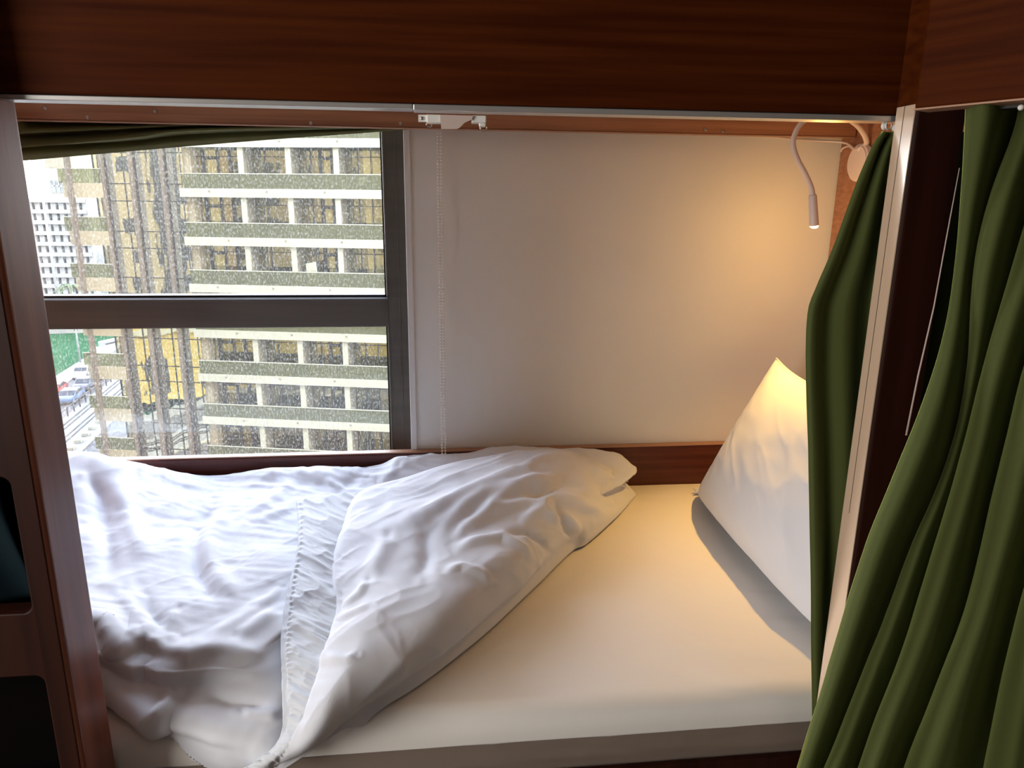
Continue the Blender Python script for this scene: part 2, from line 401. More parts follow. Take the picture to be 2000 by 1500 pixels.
# lower bunk: mattress with fitted sheet
def mattress():
    x0, x1, y0, y1, zt, zb = -0.985, 1.048, 0.942, 1.822, 0.55, 0.40
    xs = np.linspace(x0, x1, 170); n = 60
    prof = []                                  # cross section: from the back over the top, round the front, underneath
    r = 0.04
    for y in np.linspace(y1, y0+r, 70): prof.append((y, zt))
    for a in np.linspace(0, math.pi/2, 12)[1:]: prof.append((y0+r-r*math.sin(a), zt-r+r*math.cos(a)))
    for z in np.linspace(zt-r, zb, 14)[1:]: prof.append((y0, z))
    prof.append((y0+0.02, zb-0.004)); prof.append((y1, zb-0.004))
    prof = np.array(prof)
    V = np.zeros((len(prof), len(xs), 3))
    V[..., 0] = xs[None]; V[..., 1] = prof[:, 0:1]; V[..., 2] = prof[:, 1:2]
    Xg, Yg = V[..., 0], V[..., 1]
    top = (V[..., 2] > zt-0.02)
    wr = 0.004*fbm(Xg*3, Yg*5, 3)+0.0045*ridged(Xg*3, Yg*22+Xg*5, 11)*sstep((Xg-0.25)/0.3)*sstep((Xg-0.2)/0.2)*sstep((fbm(Xg*3, Yg*4, 23)+0.2)*3)
    V[..., 2] += np.where(top, wr, 0)
    return V
mt = thing('mattress', 'cream sheeted mattress of the lower bunk, bare between duvet and pillow', 'mattress', (0, 0, 0))
V = mattress()
o = grid_mesh('fitted_sheet', V, M['sheet'], mt)
box('mattress_core', (-0.98, 0.947, 0.400), (1.044, 1.818, 0.535), M['sheet'], mt, bev=0.01)
# hanging valance of sheet cloth tucked below, darker and loose
xs = np.linspace(-0.98, 1.0, 160); zs = np.linspace(0.499, 0.446, 14)
Xv, Zv = np.meshgrid(xs, zs)
Zv = Zv+0.006*fbm(Xv*2.5, Zv*0, 33)*(Zv > 0.46); Yv = 0.9415-0.003*np.clip((0.497-Zv)/0.03, 0, 1)-0.003*ridged(Xv*6+Zv*8, Zv*20, 8)
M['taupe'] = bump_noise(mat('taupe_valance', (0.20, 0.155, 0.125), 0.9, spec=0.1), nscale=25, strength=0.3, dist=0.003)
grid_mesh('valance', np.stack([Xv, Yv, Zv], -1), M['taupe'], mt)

lb = thing('lower_bunk', 'dark red wooden base of the lower bunk below the mattress', 'bunk bed', (0, 0, 0))
box('base_board', (-1.0, 0.948, 0.16), (1.05, 1.82, 0.394), M['wood_x'], lb, bev=0.004)
box('side_board', (-0.466, 0.922, 0.20), (0.60, 0.934, 0.450), M['wood_shaded'], lb, bev=0.002)
for xx in (-0.97, 0.97):
    for yy in (0.96, 1.76): box('foot', (xx-0.03, yy, 0.0), (xx+0.03, yy+0.05, 0.16), M['wood_z'], lb)
bd = thing('bed_back_rail', 'dark red wooden back rail along wall behind the mattress', 'bed rail', (0, 0, 0))
box('rail_board', (-0.985, 1.824, 0.10), (1.05, 1.846, 0.664), M['wood_rail'], bd, bev=0.003)
box('rail_cap', (-0.985, 1.823, 0.6642), (1.05, 1.847, 0.6675), M['edge'], bd, bev=0.001)
tag(box('bed_end_panel', (1.0545, 0.86, 0.0), (1.08, 1.845, 1.56), M['wood_back'], bev=0.002), 'brown wooden end panel at the pillow end carrying the reading lamp', 'bed panel')
tag(box('bed_foot_panel', (-1.03, 0.94, 0.0), (-1.005, 1.845, 1.56), M['wood_back'], bev=0.002), 'brown wooden end panel at the foot of the bunk behind the ladder', 'bed panel')

# upper bunk
ub = thing('upper_bunk', 'dark mahogany upper bunk whose front fascia fills the top of view', 'bunk bed', (0, 0, 0))
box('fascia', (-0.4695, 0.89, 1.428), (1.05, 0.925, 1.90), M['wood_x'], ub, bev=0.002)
box('platform', (-1.0, 0.926, 1.57), (1.05, 1.82, 1.60), M['bounce_board'], ub)
bb = box('rear_board', (-1.0, 1.775, 1.4815), (1.05, 1.80, 1.569), M['wood_back'], ub, bev=0.0015)
box('board_edge', (-1.0, 1.7735, 1.4795), (1.05, 1.80, 1.4813), M['edge'], ub)
def screw(p, parent, r=0.004):
    bm = bmesh.new()
    bmesh.ops.create_uvsphere(bm, u_segments=10, v_segments=6, radius=r, matrix=Matrix.Translation(p) @ Matrix.Diagonal((1, 0.4, 1, 1)))
    return bm_obj('screw', bm, M['steel'], parent, True)
for px, py in ((88, 211), (170, 229), (302, 217), (607, 240), (782, 241), (1378, 253), (1412, 257)):
    screw(P(px, py, y=1.773), bb)
# aluminium curtain track under the fascia
tk = thing('curtain_track', 'thin aluminium curtain track under the upper bunk fascia', 'curtain track', (0, 0, 0))
bm = bmesh.new()
add_box(bm, (-0.4695, 0.893, 1.4215), (-0.02, 0.921, 1.4275), 0.001)
bm_obj('track_section', bm, M['alu'], tk)
bm = bmesh.new()
add_box(bm, (-0.0195, 0.893, 1.4205), (0.98, 0.921, 1.4275), 0.001)
bm_obj('track_section', bm, M['alu'], tk)
# joint hardware hanging from the track
def slab(name, pts, y0, y1, m, parent):
    bm = bmesh.new(); add_prism(bm, [(P(a, b, y=y0)[0], P(a, b, y=y0)[2]) for a, b in pts], y0, y1, 1); return bm_obj(name, bm, m, parent)
br = thing('track_joint', 'white plastic track joint with two clear hooks and a pale tape flap', 'bracket', (0, 0, 0))
bk = slab('mounting_plate', [(817, 224), (836, 224), (836, 238), (817, 238)], 0.889, 0.8915, M['plastic'], br)
screw(P(824, 231, y=0.888), bk, 0.002)
def rblock(name, x0, y0, x1, y1, d0, d1, m, parent, bev=0.0012):
    a = P(x0, y0, y=d0); b = P(x1, y1, y=d0)
    return box(name, (a[0], d0, min(a[2], b[2])), (b[0], d1, max(a[2], b[2])), m, parent, bev)
rblock('clip', 833, 223, 862, 240, 0.883, 0.900, M['plastic'], br)
rblock('clip', 922, 225, 950, 240, 0.883, 0.900, M['plastic'], br)
rblock('clip', 936, 235, 949, 247, 0.886, 0.896, M['plastic'], br)
slab('tape_flap', [(860, 224), (925, 226), (920, 234), (907, 240), (898, 249), (893, 252), (862, 252)], 0.8805, 0.8825, M['tape'], br)
clear = glassy('clear_plastic', (0.8, 0.8, 0.78), (1, 1, 1), 0.35)
def ring(name, c, r, t, m, parent, rz=0.3):
    bm = bmesh.new(); c = Vector(c); pts = []
    for k in range(25):
        a = 2*math.pi*k/24; pts.append(c+Vector((math.cos(a)*r*math.cos(rz), math.cos(a)*r*math.sin(rz), math.sin(a)*r)))
    add_tube(bm, pts, t, 6); return bm_obj(name, bm, m, parent, True)
ring('hook', P(838, 243, y=0.890), 0.0032, 0.0008, clear, br)
ring('hook', P(944, 250, y=0.890), 0.0040, 0.0008, clear, br)

# ---------------------------------------------------------------- posts
def rounded_rect(x0, z0, x1, z1, r, n=6):
    pts = []
    for cx, cz, a0 in ((x1-r, z1-r, 0), (x0+r, z1-r, 90), (x0+r, z0+r, 180), (x1-r, z0+r, 270)):
        for k in range(n+1):
            a = math.radians(a0+90*k/n); pts.append((cx+r*math.cos(a), cz+r*math.sin(a)))
    return pts
ld = thing('bunk_ladder', 'dark mahogany bunk ladder board with rounded step openings, left edge', 'ladder', (0, 0, 0))
bm = bmesh.new(); add_box(bm, (-0.499, 0.852, 0.0), (-0.4705, 0.931, 1.55), 0.006, 4)
o = bm_obj('stringer', bm, M['wood_z'], ld)
me = o.data
box('front_shade', (-0.499, 0.8505, 0.0), (-0.4765, 0.8530, 1.55), M['wood_shaded'], ld)  # thin dark sheet, shade of the stringer front put into its colour
# front panel with rounded openings (frame built as rails around each opening)
openings = [(0.540, 0.725), (0.27, 0.455), (0.811, 0.997), (1.065, 1.25)]
openings = sorted(openings)
def panel_with_holes(x0, x1, z0, z1, holes, y0, y1, name, m, parent):
    me = bpy.data.curves.new(name, 'CURVE'); me.dimensions = '2D'; me.fill_mode = 'BOTH'; me.extrude = (y1-y0)/2; me.bevel_depth = 0.002; me.bevel_resolution = 2
    for pts in [[(x0, z0), (x1, z0), (x1, z1), (x0, z1)]]+holes:
        sp = me.splines.new('POLY'); sp.points.add(len(pts)-1)
        for i, p in enumerate(pts): sp.points[i].co = (p[0], p[1], 0, 1)
        sp.use_cyclic_u = True
    tmp = bpy.data.objects.new(name, me); COL.objects.link(tmp)
    dg = bpy.context.evaluated_depsgraph_get(); dg.update()
    mesh = bpy.data.meshes.new_from_object(tmp.evaluated_get(dg)); bpy.data.objects.remove(tmp)
    mesh.transform(Matrix.Translation((0, (y0+y1)/2, 0)) @ Matrix.Rotation(math.pi/2, 4, 'X'))
    mesh.materials.clear()
    return new_obj(name, mesh, m, parent)
panel_with_holes(-0.98, -0.4995, 0.0, 1.55, [rounded_rect(-0.90, a, -0.5035, b, 0.014) for a, b in openings], 0.860, 0.885, 'step_panel', M['wood_shaded'], ld)
box('ladder_shade_sheet', (-0.98, 0.920, 0.0), (-0.4995, 0.930, 1.55), mat('recess_shade', (0.004, 0.003, 0.003), 1.0, spec=0.0), ld)  # near-black: shade inside the step openings put into the colour

rp = thing('bed_post', 'dark mahogany post with grooved edge coloured as window-lit, right of the bed opening', 'post', (0, 0, 0))
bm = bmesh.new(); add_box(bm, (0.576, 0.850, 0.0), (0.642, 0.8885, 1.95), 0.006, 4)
bm_obj('post_board', bm, M['wood_shaded'], rp)
box('lit_edge', (0.5745, 0.852, 0.0), (0.5758, 0.8875, 1.436), M['edge_lit'], rp)  # window reflection painted as a pale face below the fascia
box('unlit_edge', (0.5747, 0.852, 1.4365), (0.5758, 0.8875, 1.95), M['wood_x'], rp)  # same face, coloured dark where the fascia blocks the window
box('groove', (0.5742, 0.8715, 0.9), (0.5746, 0.8723, 1.44), M['gasket'], rp)
# slender pale tube traced beside the post
q = [P(1874, 328, y=0.838), P(1848, 468, y=0.838), P(1824, 600, y=0.838), P(1793, 735, y=0.838), P(1770, 850, y=0.838)]
tag(tube('pale_streak', q, [0.0006, 0.0008, 0.0010, 0.0012, 0.0014], M['tape'], None, 6), 'thin pale line between right post and large green curtain', 'streak')

# neighbouring bunk fascia, top right corner, standing at an angle
vp = RM @ np.array([36-1000.0, 380-750.0, F_PX]); ang = math.atan2(vp[1], vp[0])   # direction away from the viewer
nb = thing('neighbouring_bunk', 'mahogany fascia of the neighbouring bunk in the top right corner', 'bunk bed', (*P(1822, 214, y=0.80)[:2], 0), ang+math.pi)
z0 = P(1822, 214, y=0.80)[2]
box('fascia', (-0.012, -0.018, z0), (1.1, 0.014, z0+0.35), M['wood_x'], nb, bev=0.003)
box('fascia_edge', (-0.011, -0.0195, z0-0.0012), (1.1, 0.012, z0+0.0006), M['edge'], nb)
box('track', (0.06, 0.0145, z0-0.004), (1.1, 0.03, z0+0.003), M['o_frame'], nb)
bm = bmesh.new(); c = P(1994, 210, y=0.72)
bmesh.ops.create_uvsphere(bm, u_segments=12, v_segments=8, radius=0.003, matrix=Matrix.Translation(nb.matrix_basis.inverted() @ Vector(c)))
bm_obj('curtain_glider', bm, M['plastic'], nb, True)

# ================================================================== CURTAINS (fold lines across the cloth, rows downward)
def folds(name, lines, rows, m, label, cat, per=10, thick=0.003, parent=None, jitter=0.002, seed=4, spline=False):
    """lines: list of [(row value, px, py, Y)...] -> fold lines in the world; cloth interpolated between them"""
    ts = np.linspace(0, 1, rows)
    W = []
    for ln in lines:
        pts = np.array([P(a, b, y=c) for a, b, c in ln])
        sp = np.array(smooth_path(list(pts), 200))
        L = np.r_[0, np.cumsum(np.linalg.norm(np.diff(sp, axis=0), axis=1))]; L /= L[-1]
        W.append(np.stack([np.interp(ts, L, sp[:, k]) for k in range(3)], -1))
    W = np.array(W)                                             # (lines, rows, 3)
    cols = []
    if spline:
        for r_i in range(W.shape[1]):
            cols.append(np.array(smooth_path(list(W[:, r_i]), per*(len(W)-1))))
        V = np.array(cols)
        V[..., 1] += jitter*2*fbm(V[..., 0]*14, V[..., 2]*5, seed)
        return V
    for i in range(len(W)-1):
        for k in range(per):
            t = k/per; s = t; e = (1-math.cos(math.pi*t))/2
            q = W[i]*(1-s)+W[i+1]*s
            q[:, 1] = W[i][:, 1]*(1-e)+W[i+1][:, 1]*e
            cols.append(q)
    cols.append(W[-1])
    V = np.stack(cols, 1)
    V[..., 1] += jitter*2*fbm(V[..., 0]*14, V[..., 2]*5, seed)
    return V

# bed curtain behind the post
e = [(1722, 258), (1704, 285), (1680, 340), (1650, 420), (1620, 500), (1592, 565), (1577, 612), (1573, 720), (1578, 900), (1582, 1150), (1585, 1400), (1588, 1500)]
def off(pts, dx, yy, lo=None): return [(a+dx*(0.35+0.65*min(1, max(0, (b-258)/350))), b, yy) for a, b in pts]
L = [[(a+1, b, 0.906) for a, b in e], off(e, 12, 0.899), off(e, 40, 0.915), off(e, 75, 0.902), off(e, 115, 0.918), off(e, 160, 0.904), off(e, 215, 0.914), [(a_+260, b_, 0.903) for a_, b_ in e], [(a_+330, b_, 0.915) for a_, b_ in e], [(a_+400, b_, 0.905) for a_, b_ in e]]
V = folds('x', L, 90, None, '', '')
o = grid_mesh('bed_curtain', V, M['velvet'], None, 0.003)
bc = tag(o, 'dark green velvet curtain gathered behind the right post, lamp light on its edge', 'curtain')
gl = thing('curtain_glider', 'small cream glider wheels holding the gathered green curtain to the track', 'curtain hook', (0, 0, 0))
for px, py in ((1727, 246), (1748, 250)):
    c = P(px, py, y=0.905); bm = bmesh.new()
    bmesh.ops.create_uvsphere(bm, u_segments=14, v_segments=8, radius=0.0042, matrix=Matrix.Translation(c) @ Matrix.Diagonal((1, 0.6, 1.2, 1)))
    bm_obj('wheel', bm, M['plastic'], gl, True)
ring('hook', P(1736, 245, y=0.903), 0.005, 0.0009, M['plastic'], gl)
ring('hook', P(1729, 262, y=0.903), 0.003, 0.0007, M['steel'], gl)

# big curtain of the neighbouring bunk
SIL = [
 [(1886, 226), (1880, 330), (1872, 480), (1862, 580), (1836, 700), (1762, 890), (1700, 1040), (1650, 1200), (1600, 1370), (1560, 1490), (1530, 1600)],
 [(1996, 222), (1940, 360), (1920, 432), (1905, 510), (1898, 600), (1896, 700), (1875, 840), (1830, 960), (1779, 1065), (1736, 1190), (1692, 1300), (1648, 1412), (1610, 1500), (1570, 1600)],
 [(2060, 222), (2030, 330), (2000, 452), (1980, 520), (1960, 592), (1934, 676), (1918, 740), (1893, 847), (1868, 930), (1840, 1020), (1812, 1110), (1782, 1210), (1748, 1310), (1708, 1410), (1678, 1500), (1640, 1600)],
 [(2130, 222), (2100, 400), (2060, 560), (2000, 724), (1975, 840), (1945, 953), (1918, 1076), (1888, 1193), (1849, 1290), (1816, 1370), (1768, 1500), (1735, 1600)],
 [(2200, 222), (2180, 500), (2120, 800), (2060, 1000), (2010, 1120), (1965, 1300), (1925, 1500), (1905, 1600)],
 [(2280, 222), (2260, 500), (2220, 800), (2180, 1000), (2130, 1200), (2090, 1400), (2065, 1600)]]
rows_y = np.linspace(196, 1600, 40)
SB = [0.792, 0.778, 0.756, 0.730, 0.696, 0.662]
AMP = [0.034, 0.036, 0.034, 0.040, 0.040]
sx = np.array([np.interp(rows_y, [q_[1] for q_ in l_], [q_[0] for q_ in l_]) for l_ in SIL])
kern = np.array([1, 2, 3, 2, 1])/9.0
sx = np.array([np.convolve(np.pad(l_, 2, 'edge'), kern, 'valid') for l_ in sx])
drop = 0.075*np.clip((rows_y-500)/1100, 0, 1)
C1 = []
for k in range(5):
    gap = sx[k+1]-sx[k]; am = AMP[k]*np.clip(gap/70.0, 0.35, 1.4)
    yb_ = SB[k]-drop
    C1.append([(a, r, y) for a, r, y in zip(sx[k], rows_y, yb_)])
    C1.append([(a, r, y) for a, r, y in zip(sx[k]+0.16*gap, rows_y, yb_-0.75*am)])
    C1.append([(a, r, y) for a, r, y in zip(sx[k]+0.45*gap, rows_y, yb_-am)])
    C1.append([(a, r, y) for a, r, y in zip(sx[k]+0.80*gap, rows_y, yb_-0.2*am)])
    C1.append([(a, r, y) for a, r, y in zip(sx[k]+1.10*gap, rows_y, yb_+0.5*am)])
V = folds('x', C1, 150, None, '', '', per=8, jitter=0.003, spline=True)
o = grid_mesh('bunk_curtain', V, M['velvet'], None, 0.003)
tag(o, 'large green velvet curtain with deep folds hanging at the far right', 'curtain')

# curtain swag bundled under the rear board over the window
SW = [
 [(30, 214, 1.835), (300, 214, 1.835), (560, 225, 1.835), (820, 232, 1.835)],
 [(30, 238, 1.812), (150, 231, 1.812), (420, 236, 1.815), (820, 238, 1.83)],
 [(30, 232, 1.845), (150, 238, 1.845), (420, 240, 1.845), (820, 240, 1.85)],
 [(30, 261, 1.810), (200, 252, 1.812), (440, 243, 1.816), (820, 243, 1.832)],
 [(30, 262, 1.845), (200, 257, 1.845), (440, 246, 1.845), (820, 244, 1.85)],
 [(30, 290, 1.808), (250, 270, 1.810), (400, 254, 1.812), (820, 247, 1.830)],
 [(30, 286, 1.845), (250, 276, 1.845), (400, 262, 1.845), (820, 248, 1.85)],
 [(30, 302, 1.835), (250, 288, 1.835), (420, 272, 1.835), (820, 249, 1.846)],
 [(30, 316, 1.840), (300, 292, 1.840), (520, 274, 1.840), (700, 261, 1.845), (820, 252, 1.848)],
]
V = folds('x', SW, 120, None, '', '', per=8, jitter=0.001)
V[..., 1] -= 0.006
o = grid_mesh('window_curtain', V, M['velvet_lit'], None, 0.002)
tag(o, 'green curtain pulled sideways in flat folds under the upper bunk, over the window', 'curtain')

# ================================================================== BLIND CHAIN, LAMP
M['bead'] = mat('bead_white', (0.93, 0.92, 0.88), 0.35)
ch = thing('blind_chain', 'white beaded blind chain hanging in front of the wall beside the window', 'chain', (0.02, 1.815, 0))
def strand(dx):
    z = np.arange(0.64, 1.56, 0.0078); bm = bmesh.new()
    for k, zz in enumerate(z):
        bmesh.ops.create_icosphere(bm, subdivisions=1, radius=0.0033, matrix=Matrix.Translation((dx, 0, zz)))
    add_tube(bm, [(dx, 0, 0.64), (dx, 0, 1.56)], 0.0008, 5)
    return bm_obj('bead_strand', bm, M['bead'], ch, True)
strand(-0.0036); strand(0.0046)

YL = 1.60
lp = thing('reading_lamp', 'lit white gooseneck reading lamp clipped on the bed end panel', 'lamp', (0, 0, 0))
bc_ = P(1672, 318, x=1.046)
bm = bmesh.new()
bmesh.ops.create_cone(bm, cap_ends=True, segments=40, radius1=0.047, radius2=0.043, depth=0.018, matrix=Matrix.Translation((1.045, 1.735, 1.418)) @ Matrix.Rotation(-math.pi/2, 4, 'Y'))
bmesh.ops.bevel(bm, geom=[e_ for e_ in bm.edges if len(e_.link_faces) == 2 and e_.calc_face_angle(0) > 0.8], offset=0.004, segments=3, affect='EDGES')
bm_obj('wall_base', bm, M['lampwhite'], lp, False)
neck = [(1.036, 1.735, 1.448), P(1693, 278, y=1.715), P(1676, 246, y=1.69), P(1640, 225, y=1.64), P(1600, 222, y=YL), P(1566, 240, y=YL), P(1549, 275, y=YL), P(1556, 308, y=YL), P(1572, 338, y=YL), P(1584, 365, y=YL), P(1588, 384, y=YL)]
neck = smooth_path(neck, 60)
tube('gooseneck', neck, [0.0066]*15+[0.0060]*(len(neck)-15), M['lampwhite'], lp, 14)
h0 = P(1587, 380, y=YL); h1 = P(1590, 441, y=YL)
tube('lamp_head', [h0, h0+(h1-h0)*0.04, h1-(h1-h0)*0.02, h1], [0.0075, 0.0091, 0.0104, 0.0104], M['lampwhite'], lp, 24)
em = bpy.data.materials.new('led_glow'); em.use_nodes = True; em.node_tree.nodes.clear()
_e = em.node_tree.nodes.new('ShaderNodeEmission'); _o = em.node_tree.nodes.new('ShaderNodeOutputMaterial'); em.node_tree.links.new(_e.outputs[0], _o.inputs[0])
_e.inputs[0].default_value = (1, 0.66, 0.28, 1); _e.inputs[1].default_value = 14.0
dirv = (h1-h0)/np.linalg.norm(h1-h0)
bm = bmesh.new()
bmesh.ops.create_uvsphere(bm, u_segments=20, v_segments=10, radius=0.0092, matrix=Matrix.Translation(h1+dirv*0.001) @ Matrix.Diagonal((1, 1, 0.55, 1)))
bm_obj('led_lens', bm, em, lp, True)
sp = light('reading_light', 'SPOT', tuple(h1+dirv*0.016), 17.0, (1.0, 0.56, 0.13), spot_size=math.radians(104), spot_blend=1.0, shadow_soft_size=0.008)
sp.rotation_euler = Vector(dirv+np.array([-0.22, -0.34, 0.0])).to_track_quat('-Z', 'Y').to_euler(); sp.parent = lp
pl = light('led_spill', 'POINT', tuple(h1+dirv*0.014), 1.1, (1.0, 0.54, 0.13), shadow_soft_size=0.012); pl.parent = lp
cable = smooth_path([P(1470, 262, y=1.838), P(1540, 271, y=1.838), P(1600, 275, y=1.838), P(1650, 279, y=1.80), (1.036, 1.745, 1.449)], 40)
tube('power_cable', cable, 0.0028, M['lampwhite'], lp, 8)
cb2 = smooth_path([P(1643, 296, y=1.83), P(1646, 290, y=1.82), P(1658, 286, y=1.80), (1.037, 1.75, 1.446)], 20)
tube('power_cable', cb2, 0.0025, M['lampwhite'], lp, 8)

# ================================================================== PILLOW
pw = thing('pillow', 'white pillow propped against the end panel under the reading lamp', 'pillow', (0, 0, 0))
def pillow_mesh():
    n = 90
    u = np.linspace(-1, 1, n); v = np.linspace(-1, 1, n); U, Vv = np.meshgrid(u, v)
    # frame: u along the bed depth (far = -1), v up the panel
    B0 = np.array([0.715, 1.735, 0.562]); B1 = np.array([0.715, 1.00, 0.562])      # bottom far / near corners
    T0 = np.array([0.872, 1.712, 0.935]); T1 = np.array([0.90, 1.02, 0.935])       # top
    s = (U+1)/2; t = (Vv+1)/2
    edge = lambda a, k=0.05: k*(1-a**4)
    # pull sides inward between the corners (pointed corners)
    s2 = 0.5+(s-0.5)*(1-0.09*(1-Vv**2)); t2 = 0.5+(t-0.5)*(1-0.13*(1-U**4))
    t2 = np.where(Vv < 0, 0.5+(t-0.5)*(1-0.02*(1-U**2)), t2)
    p = (B0*(1-s2[..., None])+B1*s2[..., None])*(1-t2[..., None])+(T0*(1-s2[..., None])+T1*s2[..., None])*t2[..., None]
    nrm = np.cross(B1-B0, T0-B0); nrm /= np.linalg.norm(nrm)
    if nrm[0] > 0: nrm = -nrm
    puff = (np.clip(1-U**2, 0, 1)**0.42)*(np.clip(1-(Vv*0.94+0.06)**2, 0, 1)**0.42)*(1-0.18*Vv)
    return p, nrm, puff, U, Vv
p, nrm, puff, U, Vv = pillow_mesh()
wr = 0.006*(ridged(U*2.4+Vv*1.2, Vv*1.3-U*0.6, 21, 1)-0.4)+0.007*fbm(U*2.5, Vv*2.5, 9, 2)+0.0025*ridged(U*6+Vv*7, Vv*1.5-U*1.5, 77, 1)
front = p+nrm*(0.100*puff+wr*puff)[..., None]
back = p-nrm*(0.085*puff)[..., None]
front[..., 2] = np.maximum(front[..., 2], 0.5545); back[..., 2] = np.maximum(back[..., 2], 0.5545)
back[..., 0] = np.minimum(back[..., 0], 1.05)
n = front.shape[0]
vv = np.concatenate([front.reshape(-1, 3), back.reshape(-1, 3)])
ix = np.arange(n*n).reshape(n, n)
f1 = np.stack([ix[:-1, :-1], ix[:-1, 1:], ix[1:, 1:], ix[1:, :-1]], -1).reshape(-1, 4)
me = bpy.data.meshes.new('pillowcase'); me.from_pydata(vv.tolist(), [], f1.tolist()+(f1[:, ::-1]+n*n).tolist())
bm = bmesh.new(); bm.from_mesh(me); bmesh.ops.remove_doubles(bm, verts=bm.verts, dist=0.0004); bmesh.ops.recalc_face_normals(bm, faces=bm.faces[:]); bm.to_mesh(me); bm.free()
new_obj('pillowcase', me, M['case'], pw, True)
# seam running round the edge and the knotted corner
seam = [p[0, k] for k in range(0, n, 3)]+[p[k, n-1] for k in range(0, n, 3)]+[p[n-1, k] for k in range(n-1, -1, -3)]+[p[k, 0] for k in range(n-1, -1, -3)]
tube('seam', [np.maximum(q_, [-9, -9, 0.5565]) for q_ in seam], 0.0028, M['case'], pw, 6)
cn = np.array([0.712, 1.742, 0.560])
bm = bmesh.new()
add_tube(bm, [cn, cn+[-0.008, 0.006, 0.001], cn+[-0.018, 0.012, 0.006]], [0.007, 0.005, 0.002], 8)
add_tube(bm, [cn, cn+[-0.012, 0.0, 0.0], cn+[-0.02, -0.002, -0.001]], [0.006, 0.004, 0.003], 8)
bm_obj('corner_tag', bm, M['case'], pw, True)

# ================================================================== DUVET (cloth lofted between fold lines, wrinkles raised along the surface)
dv = thing('duvet', 'crumpled white duvet with its corner folded back over the bed', 'duvet', (0, 0, 0))
def cloth_pt(q_):
    if q_[0] == 'w': return np.array(q_[1:], float)
    if q_[0] == 'y': return P(q_[1], q_[2], y=q_[3])
    return P(q_[0], q_[1], z=q_[2])
def resample(pts, n):
    sp = np.array(smooth_path(list(pts), 30*(len(pts)-1)))
    L = np.r_[0, np.cumsum(np.linalg.norm(np.diff(sp, axis=0), axis=1))]; L /= L[-1]; t = np.linspace(0, 1, n)
    return np.stack([np.interp(t, L, sp[:, k]) for k in range(3)], -1)
def loft(lines, nu, per):
    Wl = np.array([resample([cloth_pt(q_) if not isinstance(q_, np.ndarray) else q_ for q_ in ln], nu) for ln in lines])
    k = len(Wl)-1; out = []
    c = np.concatenate([[2*Wl[0]-Wl[1]], Wl, [2*Wl[-1]-Wl[-2]]])
    for j in range(k):
        p0, p1, p2, p3 = c[j], c[j+1], c[j+2], c[j+3]; m_ = per[j] if hasattr(per, '__len__') else per
        for i in range(m_+(1 if j == k-1 else 0)):
            t = i/m_
            out.append(0.5*((2*p1)+(-p0+p2)*t+(2*p0-5*p1+4*p2-p3)*t*t+(-p0+3*p1-3*p2+p3)*t**3))
    return np.array(out)
def normals(V):
    du = np.gradient(V, axis=1); dv_ = np.gradient(V, axis=0); n_ = np.cross(du, dv_); n_ /= np.linalg.norm(n_, axis=-1, keepdims=True)+1e-12
    return n_*np.sign(n_[..., 2].mean())
def seen(V):
    c = (V-CAM) @ RM; return 1000+F_PX*c[..., 0]/c[..., 2], 750+F_PX*c[..., 1]/c[..., 2]
def creases(PX, PY, lst, k=950.0):
    h = np.zeros(PX.shape)
    for it in lst:
        pl, amp, w = it[0], it[1], it[2]*k
        d, side = seg_dist(PX, PY, pl)
        if len(it) > 3: w = np.where(side < 0, w*it[3], w)
        tot = math.hypot(pl[-1][0]-pl[0][0], pl[-1][1]-pl[0][1])
        e0 = np.hypot(PX-pl[0][0], PY-pl[0][1]); e1 = np.hypot(PX-pl[-1][0], PY-pl[-1][1])
        h = h+amp*sstep(np.minimum(e0, e1)/(0.30*tot))*np.exp(-(d/w)**2)
    return h
